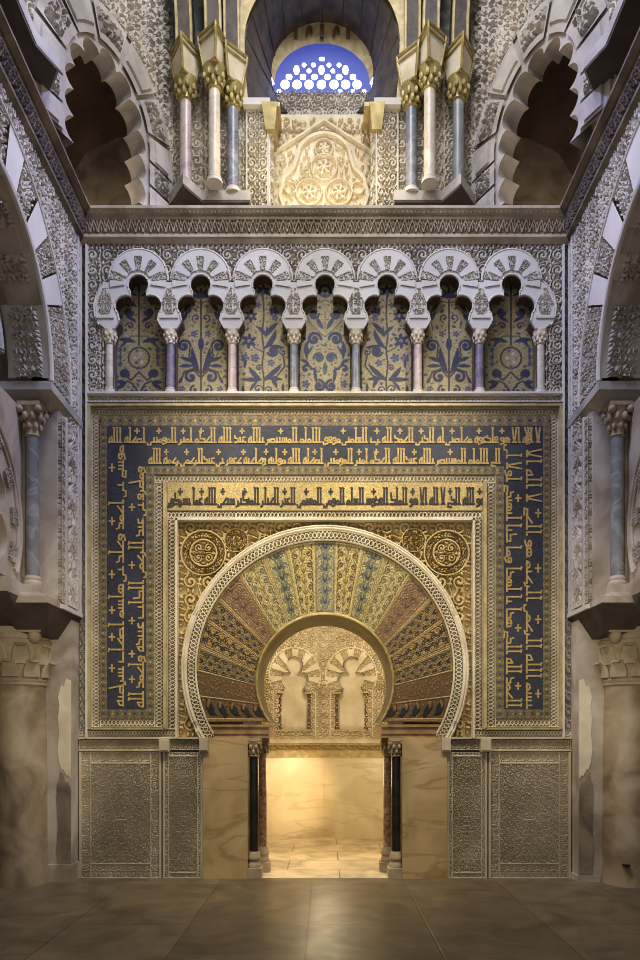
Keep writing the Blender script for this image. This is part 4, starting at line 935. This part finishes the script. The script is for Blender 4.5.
# ================================================================== the drum above the cornice
DX = -.03
DF = Fr((0, .37, 0), (1, 0, 0), (0, -1, 0)); dz = lambda y, Y=.37: XZ(0, y, Y)[1]; dxp = lambda x, Y=.37: XZ(x, 0, Y)[0]
def drum_mask(A, B):
    return ~((np.abs(A-DX) < .50) & (B < 8.06)) & ~((np.abs(A-DX) < .80) & (B >= 8.0) & (B < 9.48))
dw = GM().rect(DF, -1.62, 1.56, 6.55, 9.9, .012, foliage(.36, .034), drum_mask, base=-.02).build('wall_drum', M['stucco']); struct(dw)
# carved relief panel under the window
fp = Fr((0, .60, 0), (1, 0, 0), (0, -1, 0)); cv = Canvas(100, 92, 2.2)
P_ = lambda x, y: (x-272, 207-y)
cv.stroke([P_(270, 154), P_(322, 120), P_(374, 154)], 1.6)
TR = [P_(322+27*math.cos(math.radians(a)), 160-27*math.sin(math.radians(a))) for a in range(20, 161, 10)]
cv.stroke(TR, 2.2); cv.stroke([P_(347, 151), P_(352, 168), P_(362, 178), P_(366, 195), P_(362, 207)], 2.2); cv.stroke([P_(297, 151), P_(292, 168), P_(282, 178), P_(278, 195), P_(282, 207)], 2.2)
for x, y, r in ((322, 148, 9), (322, 167, 13), (307, 192, 13), (337, 192, 13)): cv.ring(*P_(x, y), r, 1.0); cv.ring(*P_(x, y), r*.5, .8); [cv.leaf(P_(x, y)[0], P_(x, y)[1], i*1.05, r*.8, 1.5, None, .8) for i in range(6)]
for x in (288, 356): cv.ring(*P_(x, 188), 6, .8)
cv.fill(700, 2.6, 4); cv.fill(600, 1.7, 5)
x0, x1 = dxp(272, .6), dxp(375, .6); z0, z1 = dz(212, .6), dz(112, .6)
t = thing('relief_panel', 'golden-lit carved trefoil relief panel directly below the round window', 'panel', (DX, .6, 6.9))
GM().rect(fp, x0-.02, x1+.02, 6.6, z1, .0065, lambda A, B: .04*cv.samp((A-x0)/(x1-x0)*1.03-.02, (B-dz(207, .6))/(dz(115, .6)-dz(207, .6))), base=-.03).build('trefoil_relief', M['white'], t)
for xx in (x0-.025, x1+.025): m = MB(); m.box(xx-.025, xx+.025, .36, .62, 6.6, 8.0); m.build('reveal', M['plain'], t)
for xx in (x0, x1):
    m = MB(); m.loft([[(xx-.05, .30, 7.75), (xx+.05, .30, 7.75), (xx+.05, .6, 7.75), (xx-.05, .6, 7.75)], [(xx-.08, .26, 8.0), (xx+.08, .26, 8.0), (xx+.08, .6, 8.0), (xx-.08, .6, 8.0)]]); m.build('gilt_corbel', M['gold'], t)
for sx in (-1, 1):
    xa = sorted((DX+sx*.56, DX+sx*.80)); side = 'left' if sx < 0 else 'right'
    t = thing('pilaster_panel', 'tall carved stucco pilaster panel %s of the golden relief below the window' % side, 'panel', (DX+sx*.68, .33, 6.6), 'pilaster panels'); mid = sum(xa)/2
    GM().rect(DF, xa[0], xa[1], 6.6, 7.98, .0075, lambda A, B: .05*T_F.samp(np.abs(A-mid)/.26+.02, B/.30), None, .016, .052, -.01).build('carved_field', M['stucco'], t)
    m = MB(); m.box(xa[0]-.02, xa[1]+.02, .27, .37, 7.98, 8.05); m.build('cap_moulding', M['plain'], t)
# deep window arch
n = 48; front = [(DX-.78, 8.02), (DX-.81, 8.3)]; R1 = .81; cz1 = 8.67
q = [math.radians(180-i*180/(n-4)) for i in range(n-3)]; front = [(DX-.77, 8.02), (DX-.80, 8.35)]+[(DX+R1*math.cos(a), cz1+R1*math.sin(a)) for a in q]+[(DX+.80, 8.35), (DX+.77, 8.02)]
nf = len(front); cl = (DX, 8.90); rb_ = .575
back = [(cl[0]+rb_*math.sin(math.radians(-138+276*i/(nf-1))), cl[1]+rb_*math.cos(math.radians(-138+276*i/(nf-1)))) for i in range(nf)]
t = thing('window_arch', 'deep dark arch framing the round blue-lit window', 'arch', (DX, .4, 8.0))
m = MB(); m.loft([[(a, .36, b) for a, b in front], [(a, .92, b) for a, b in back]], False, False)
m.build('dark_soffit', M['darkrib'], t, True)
m = MB()
for i in range(4, nf-4, 4):
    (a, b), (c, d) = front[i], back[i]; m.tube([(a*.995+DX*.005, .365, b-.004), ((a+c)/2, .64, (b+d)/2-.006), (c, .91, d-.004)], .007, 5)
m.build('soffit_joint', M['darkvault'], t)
m = MB(); out2 = [(DX+(a-DX)*1.24, 8.02 if b < 8.03 else cz1+(b-cz1)*1.22 if b > cz1 else b) for a, b in front]
m.loft([[(a, .30, b) for a, b in front], [(a, .30, b) for a, b in out2], [(a, .4, b) for a, b in out2], [(a, .4, b) for a, b in front]], False, False); m.build('archivolt', M['gilt_line'], t)
for q_ in (-1, 1): m = MB(); m.box(DX+q_*.62-.18, DX+q_*.62+.18, .3, .93, 7.99, 8.03); m.build('impost_ledge', M['gilt_line'], t)
m = MB(); m.add([(DX-.6, .93, 7.95), (DX+.6, .93, 7.95), (DX+.6, .93, 8.55), (DX-.6, .93, 8.55)], [(0, 1, 2, 3)]); m.add([(DX-.5, .6, 8.0), (DX+.5, .6, 8.0), (DX+.5, .94, 8.0), (DX-.5, .94, 8.0)], [(0, 1, 2, 3)]); m.build('sill', M['stucco'], t)
# lattice window
wz = lambda y: XZ(0, y, .94)[1]; wx = lambda x: XZ(x, 0, .94)[0]
holes = [(322, 59, 3.2, 2.2)]+[(x, 70, 3.2, 5.6) for x in (296.5, 321.5, 345.5)]+[(x, 65, 2.3, 2.3) for x in (304, 313.5, 329, 339)]+[(x, 71, 2.4, 2.4) for x in (309, 333)]
holes += [(x, 77, 3.5, 3.5) for x in (289, 303, 314.5, 327.5, 339, 353)]+[(x, 84.5, 5.2, 5.2) for x in (285, 297, 309, 321.5, 334, 345.5, 357)]+[(x, 91, 2.2, 2.2) for x in (279, 340, 353, 364)]
def lat(A, B):
    ok = (((A-wx(322))/.545)**2+((B-wz(84))/.465)**2 < 1) | ((B < wz(84)) & (np.abs(A-wx(322)) < .56))
    for x, y, a, b in holes: ok &= ((A-wx(x))/(a*.0092))**2+((B-wz(y))/(b*.0092))**2 > 1
    return ok
M['lattice'] = emis('blue_glow_lattice', (40, 56, 160), .75); M['lattice'].node_tree.nodes['Principled BSDF'].inputs['Base Color'].default_value = (.04, .05, .16, 1)  # emission imitates daylight soaking the lattice; the plate itself is no source
wf = Fr((0, .94, 0), (1, 0, 0), (0, -1, 0))
lt = GM().rect(wf, cl[0]-.6, cl[0]+.6, wz(95), wz(42), .0055, None, lat).build('window_1', M['lattice']); struct(lt)
m = MB(); m.box(DX-.7, DX+.7, 1.05, 1.10, wz(97), wz(46)); m.build('window_daylight', M['daylight'], lt)
GM().rect(wf, cl[0]-.6, cl[0]+.6, 7.95, wz(93), .008, lambda A, B: .03*T_F.samp(A/.3, B/.3), lambda A, B: np.hypot(A-cl[0], B-cl[1]) < .62, base=.0).build('lower_carving', M['stucco'], lt)
m = MB(); an = [math.radians(-90+i*5) for i in range(37)]; m.loft([[(cl[0]+(rb_+.02)*math.sin(a), .90, cl[1]+(rb_+.02)*math.cos(a)) for a in an], [(wx(322)+.535*math.sin(a), .945, wz(84)+.455*math.cos(a)) for a in an]], False, False); m.build('window_hood', M['gilt_line'], lt, True)
m = MB()
for i, x in enumerate((296, 309, 322, 336, 348)):
    a = wx(x)
    if i % 2 == 0: m.box(a-.02, a+.02, .885, .92, wz(41), wz(29)); 
    else: m.tube([(a+.03*math.cos(k*.55), (.90), wz(35)+.06*math.sin(k*.9)) for k in range(12)], .012, 6)
m.build('hood_ornament', M['brown'], lt)
# columns with gilt capitals
CC = {-1: [(-1.43, .19, 'pinkcol'), (-1.126, .13, 'creamcol'), (-.957, .27, 'bluecol')], 1: [(1.37, .19, 'greycol'), (1.066, .13, 'creamcol'), (.897, .27, 'bluecol')]}
for sx in (-1, 1):
    side = 'left' if sx < 0 else 'right'
    for k, (cx, cy, mt) in enumerate(CC[sx]):
        w = ['outermost', 'middle', 'innermost'][k]; col = {'pinkcol': 'rose', 'creamcol': 'cream', 'bluecol': 'blue-grey', 'greycol': 'grey'}[mt]
        t = thing('drum_column', '%s column with gilt capital, %s of the three %s of the round window' % (col, w, side), 'column', (cx, cy, 7.0), 'columns of the drum')
        zb = 7.05; zc = 7.93+(.06 if k == 1 else 0)
        m = MB(); m.lathe(cx, cy, [(.062, zb+.04), (.058, zc)], 18); m.build('shaft', M[mt], t, True)
        m = MB(); m.lathe(cx, cy, [(.085, zb-.01), (.085, zb+.015), (.07, zb+.025), (.075, zb+.04), (.06, zb+.05)], 18); m.build('base', M['plain'], t, True)
        m = MB(); m.lathe(cx, cy, [(.06, zc-.01), (.075, zc), (.064, zc+.015), (.07, zc+.08), (.115, zc+.19), (.12, zc+.21)], 16)
        for r, z, nn in ((.08, zc+.06, 8), (.10, zc+.12, 8)):
            for i in range(nn): a = 2*PI*(i+.5*(z > zc+.1))/nn; m.ball((cx+r*math.cos(a), cy+r*math.sin(a), z), .026, 6, 4, (1, 1, 1.5))
        m.build('capital', M['gold'], t, True)
        hb, ht = .10, .15; za, zb2 = zc+.20, zc+.48; rot = PI/2+(.0 if k == 0 else .25*sx if k == 2 else -.3*sx)
        sq = lambda r, z: [(cx+r*math.cos(rot+i*PI/2), cy+1.5*r*math.sin(rot+i*PI/2), z) for i in range(4)]
        m = MB(); m.loft([sq(hb, za), sq(ht, zb2-.06), sq(ht, zb2)]); m.build('impost', M['white'], t)
        m = MB(); A_, B_, C_ = sq(hb+.006, za), sq(ht+.006, zb2-.06), sq(ht+.01, zb2)
        for i in range(4):
            j = (i+1) % 4; m.tube([A_[i], B_[i], C_[i]], .014, 6); m.tube([A_[i], A_[j]], .012, 6); m.tube([B_[i], B_[j]], .012, 6); m.tube([C_[i], C_[j]], .014, 6)
        m.build('gilt_edging', M['gold'], t)
        # rib of the vault springing from this impost
        dx, dy = [(.12*sx, -.9), (.13*sx, -.85), (-.02*sx, -.75)][k]
        tt = thing('vault_rib', 'dark vault rib rising from the %s impost %s of the window' % (w, side), 'rib', (cx, cy, zb2), 'vault ribs'); loops = []; l2 = []
        for i in range(9):
            f = i/8; z = zb2+1.9*f; x = cx+dx*f*f; y = cy+dy*f*f; wv = .072
            loops.append([(x-wv, y-.09, z), (x+wv, y-.09, z), (x+wv, y+.22, z), (x-wv, y+.22, z)]); l2.append((x+wv, y-.09, z))
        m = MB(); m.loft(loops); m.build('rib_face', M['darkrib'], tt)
        m = MB(); m.tube(l2, .016, 6); m.tube([(p[0]-.144, p[1], p[2]) for p in l2], .016, 6); m.build('gilt_edge', M['gilt_line'], tt)
    # zigzag ledges
    mx = lambda x: sx*(-x)+(DX*1 if sx > 0 else 0)-(DX if sx > 0 else 0)+(2*DX if sx > 0 else 0)
    pl = [(-.77, .22), (-1.27, .22), (-1.42, .0), (-1.64, .31), (-1.64, .6), (-.77, .6)]
    ps = [(-2.37, -.97), (-2.20, -1.2), (-2.30, -1.41), (-2.29, -3.6), (-3.0, -3.6), (-3.0, -.97)]
    for nm, lst, lab, ct in (('ledge', pl, 'zigzag stone ledge carrying the three columns %s of the round window' % side, 'back'), ('ledge', ps, 'projecting stone ledge above the cornice on the %s side wall' % side, 'side')):
        pp_ = [(mx(x), y) for x, y in lst]
        t = thing(nm, lab, 'ledge', (pp_[2][0], pp_[2][1], 6.93), 'drum ledges')
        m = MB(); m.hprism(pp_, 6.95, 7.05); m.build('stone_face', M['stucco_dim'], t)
        m = MB(); cxm = sum(p[0] for p in pp_)/6; cym = sum(p[1] for p in pp_)/6; m.hprism([(p[0]+(cxm-p[0])*.03, p[1]+(cym-p[1])*.03) for p in pp_], 6.925, 6.95); m.build('dark_underside', M['ledge_under'], t)  # dark sheet giving the ledge a shaded underside
    # ---- corner squinch arch
    P0, P1 = (mx(-2.31), -.86), (mx(-1.70), .20)
    QF = Fr((P0[0], P0[1], 0), (P1[0]-P0[0], P1[1]-P0[1], 0), ((.867 if sx < 0 else -.867), -.499, 0))
    ac, hs = .53, .40; NB = 110; base = []
    for i in range(NB+1):
        f = i/NB
        if f < .22: base.append((ac-hs, 6.72+(7.30-6.72)*f/.22))
        elif f > .78: base.append((ac+hs, 6.72+(7.30-6.72)*(1-f)/.22))
        else: a = PI*(1-(f-.22)/.56); base.append((ac+hs*math.cos(a), 7.28+.50*math.sin(a)))
    ba = np.array(base); tg = np.gradient(ba, axis=0); nr_ = np.stack([-tg[:, 1], tg[:, 0]], 1); nr_ /= np.linalg.norm(nr_, axis=1)[:, None]+1e-9
    NL = 11; ns = NB/NL; lobed = [tuple(ba[i]+nr_[i]*(.095*abs(math.sin(i/ns*PI))**.6)) for i in range(NB+1)]
    outer = [tuple(ba[i]+nr_[i]*.46) for i in range(NB+1)]
    lab = 'tall lobed corner arch with fanned voussoirs, %s of the round window' % side
    t = thing('corner_arch', lab, 'arch', (QF.p(ac, 6.7, 0)), 'corner arches')
    m = MB()
    for i in range(NB):
        m.add([QF.p(*lobed[i], .0), QF.p(*lobed[i+1], .0), QF.p(*outer[i+1], .0), QF.p(*outer[i], .0)], [(0, 1, 2, 3)])
        m.add([QF.p(*lobed[i], .0), QF.p(*lobed[i+1], .0), QF.p(*lobed[i+1], -.20), QF.p(*lobed[i], -.20)], [(0, 1, 2, 3)])
    m.build('arch_face', M['stucco_dim'], t)  # darker stucco tone offsets the dome light on this arch
    for j in range(NL):
        i0, i1 = int(round(j*ns)), int(round((j+1)*ns)); kk = np.linspace(i0+.6, i1-.6, 22); vv = np.linspace(.12, .45, 26); K, V = np.meshgrid(kk, vv, indexing='ij')
        bi = np.stack([np.interp(K, np.arange(NB+1), ba[:, c_]) for c_ in (0, 1)], -1); ni = np.stack([np.interp(K, np.arange(NB+1), nr_[:, c_]) for c_ in (0, 1)], -1)
        Pq = bi+ni*V[..., None]; carved = j % 2 == 1
        H = .05*T_F.samp((K-i0)/ns*.8+.1*j, V*2.2)+.012 if carved else np.full_like(K, .05)
        e = np.minimum(np.minimum(K-i0, i1-K)/ns, np.minimum(V-.12, .45-V)*2); H = np.where(e < .14, .03 if carved else .03, H)
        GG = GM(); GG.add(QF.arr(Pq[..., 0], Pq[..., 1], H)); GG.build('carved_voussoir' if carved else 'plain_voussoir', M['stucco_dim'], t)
    def qm(A, B):
        dd = np.full(A.shape, 9.)
        for p in outer[::2]: dd = np.minimum(dd, np.hypot(A-p[0], B-p[1]))
        ins = (np.abs(A-ac) < hs+.42) & (B < 7.35) | (((A-ac)/(hs+.44))**2+((B-7.3)/(.94))**2 < 1)
        return ~ins
    GM().rect(QF, -1.5, 1.43, 6.62, 10.0, .012, foliage(.40, .034), qm, base=-.01).build('wall_squinch', M['stucco'])
    struct(bpy.data.objects['wall_squinch' if sx < 0 else 'wall_squinch.001'])
    # recess behind it
    m = MB(); X3 = mx(-2.78); X4 = mx(-1.45)
    m.add([(X3, .62, 6.55), (X4, .62, 6.55), (X4, .62, 8.3), (X3, .62, 8.3)], [(0, 1, 2, 3)]); m.add([(X3, .62, 6.55), (X3, -1.7, 6.55), (X3, -1.7, 8.3), (X3, .62, 8.3)], [(0, 1, 2, 3)])
    m.build('wall_recess', M['squinch_wall']); struct(bpy.data.objects['wall_recess' if sx < 0 else 'wall_recess.001'])
    m = MB(); cxr, cyr = mx(-2.02), -.3
    m.loft([[(cxr+r*math.cos(a), cyr+r*math.sin(a), z) for a in [2*PI*i/24 for i in range(24)]] for r, z in ((1.25, 7.35), (1.1, 7.75), (.8, 8.1), (.3, 8.3))], True, True)
    hid = [i for i, f in enumerate(m.f)]
    vm = []
    for f in m.f:
        c = np.mean([m.v[i] for i in f], axis=0); s_ = (c[0]-P0[0])*QF.n[0]+(c[1]-P0[1])*QF.n[1]
        vm.append(s_ < -.05)
    m.f = [f for f, ok in zip(m.f, vm) if ok]; m.mi = [0]*len(m.f)
    m.build('ceiling_recess', M['darkvault']); struct(bpy.data.objects['ceiling_recess' if sx < 0 else 'ceiling_recess.001'])
# ledge floor behind the cornice so the recess is closed
m = MB(); m.box(-2.8, 2.75, -.02, .65, 6.5, 6.56); m.box(-2.8, -2.4, -4.0, 0, 6.5, 6.56); m.box(2.4, 2.75, -4.0, 0, 6.5, 6.56); struct(m.build('trim_4', M['squinch_wall']))
# vault webs between the ribs (blue and gold mosaic)
vw = Canvas(2, 2, 50, (96, 92, 88), True, True); vw.fill(500, .09, 2, (150, 138, 96)); vw.fill(500, .06, 3, (84, 88, 112))
for sx in (-1, 1):
    a0, a1 = sorted((DX+sx*.95, DX+sx*2.1))
    A, B = np.meshgrid(np.linspace(a0, a1, 70), np.linspace(0, 1, 90)); Yv = .36-.9*B**2
    Pw = np.stack([A, Yv, 8.62+1.5*B], -1); g_ = GM(); g_.add(Pw, None, vw.samp(A/1.0, B*1.6, 'C')); o_ = g_.build('ceiling_web', M['mosaic']); struct(o_)

# ================================================================== light, camera
def light(kind, name, loc, energy, color, target=None, **kw):
    L = bpy.data.lights.new(name, kind); L.energy = energy; L.color = color
    for k, v in kw.items(): setattr(L, k, v)
    o_ = bpy.data.objects.new(name, L); COL.objects.link(o_); o_.location = loc
    if target is not None: o_.rotation_euler = (Vector(target)-Vector(loc)).to_track_quat('-Z', 'Y').to_euler()
    return o_
WARM, COOL, NEU = (1, .76, .42), (.62, .70, 1.0), (1, .93, .84)
WORLD = .25; EXPO = 0.25
# lamps inside the mihrab
light('SPOT', 'niche_spot', (.50, 1.0, 1.15), 105, WARM, (-.40, 2.6, .66), spot_size=.72, spot_blend=1.0, shadow_soft_size=.08)
light('POINT', 'niche_lamp', (0, 1.1, 1.0), 17, (1, .80, .50), None, shadow_soft_size=.2)
light('POINT', 'niche_upper_lamp', (0, 1.2, 2.9), 34, (1, .84, .60), None, shadow_soft_size=.12)
# warm floodlights hung in front of the facade, plus column fill
for x in (-1.9, 1.9): light('SPOT', 'hung_flood', (x, -2.3, 6.9), 540, (1, .87, .62), (-x*.1, 0, 2.5), spot_size=1.05, spot_blend=1.0, shadow_soft_size=.08)
light('SPOT', 'arch_flood', (0, -3.0, .5), 210, (1, .85, .58), (0, 0, 2.9), spot_size=.95, spot_blend=1.0, shadow_soft_size=.1)
for x in (-1.2, 1.2): light('SPOT', 'column_fill', (x, -3.6, 2.2), 120, (1, .88, .68), (x*2.4, -.2, 2.2), spot_size=1.0, spot_blend=1.0, shadow_soft_size=.2)  # added unseen fill that brightens the great columns
# hidden lamps on the cornice, plus fill in the corner recesses
light('POINT', 'cornice_lamp', (DX, -.02, 6.85), 14, (1, .86, .60), None, shadow_soft_size=.06)
for sx in (-1, 1):
    light('POINT', 'cornice_side_lamp', (DX+sx*.62, -.1, 7.3), 5, (1, .86, .58), None, shadow_soft_size=.06)
    light('POINT', 'corner_fill', (sx*2.30, .05, 6.75), 4, (1, .86, .68), None, shadow_soft_size=.1)  # added unseen fill to keep the recess walls from going black
# daylight from the high windows of the dome, plus dado fill
light('AREA', 'dome_daylight', (0, -2.6, 10.5), 170, (.86, .88, 1.0), (0, -.2, 5.2), size=1.6)
for sx in (-1, 1): light('SPOT', 'dome_window_ray', (-sx*1.6, -2.6, 9.4), 900, (.40, .45, 1.0), (sx*2.45, -1.0, 5.2), spot_size=.9, spot_blend=1, shadow_soft_size=.25)
light('SPOT', 'arcade_flood', (0, -3.6, 7.6), 150, (.95, .93, 1.0), (0, 0, 5.6), spot_size=1.1, spot_blend=1, shadow_soft_size=.12)
for x in (-1.5, 1.5): light('SPOT', 'dado_fill', (x*.8, -1.9, 5.2), 130, (1, .89, .66), (x*1.2, 0, .7), spot_size=.75, spot_blend=1, shadow_soft_size=.05)  # added unseen fill, steep, to bring out the dado carving

w = bpy.data.worlds.new('World'); SC.world = w; w.use_nodes = True; bg = w.node_tree.nodes['Background']
bg.inputs[0].default_value = (.92, .92, 1.0, 1); bg.inputs[1].default_value = WORLD
cd = bpy.data.cameras.new('camera'); cam = bpy.data.objects.new('camera', cd); COL.objects.link(cam); SC.camera = cam
cam.location = (0, -D, CZ); cam.rotation_euler = (PI/2, 0, 0)
cd.sensor_fit = 'VERTICAL'; cd.sensor_height = 36; cd.sensor_width = 24; cd.lens = F*36/960; cd.shift_x = -(CX-320)/960; cd.shift_y = (HY-480)/960
cd.clip_start = .05; cd.clip_end = 100
SC.view_settings.view_transform = 'Standard'; SC.view_settings.look = 'None'; SC.view_settings.gamma = 1; SC.view_settings.use_curve_mapping = False; SC.view_settings.exposure = EXPO
SC.cycles.filter_width = 1.0; SC.cycles.max_bounces = 6; SC.cycles.diffuse_bounces = 3; SC.cycles.glossy_bounces = 3; SC.cycles.use_denoising = True; SC.cycles.denoising_prefilter = 'NONE'; SC.cycles.denoising_input_passes = 'RGB_ALBEDO_NORMAL'; SC.cycles.use_adaptive_sampling = False; SC.cycles.sample_clamp_indirect = 1.0; SC.cycles.blur_glossy = 1.0; SC.cycles.caustics_reflective = False; SC.cycles.caustics_refractive = False
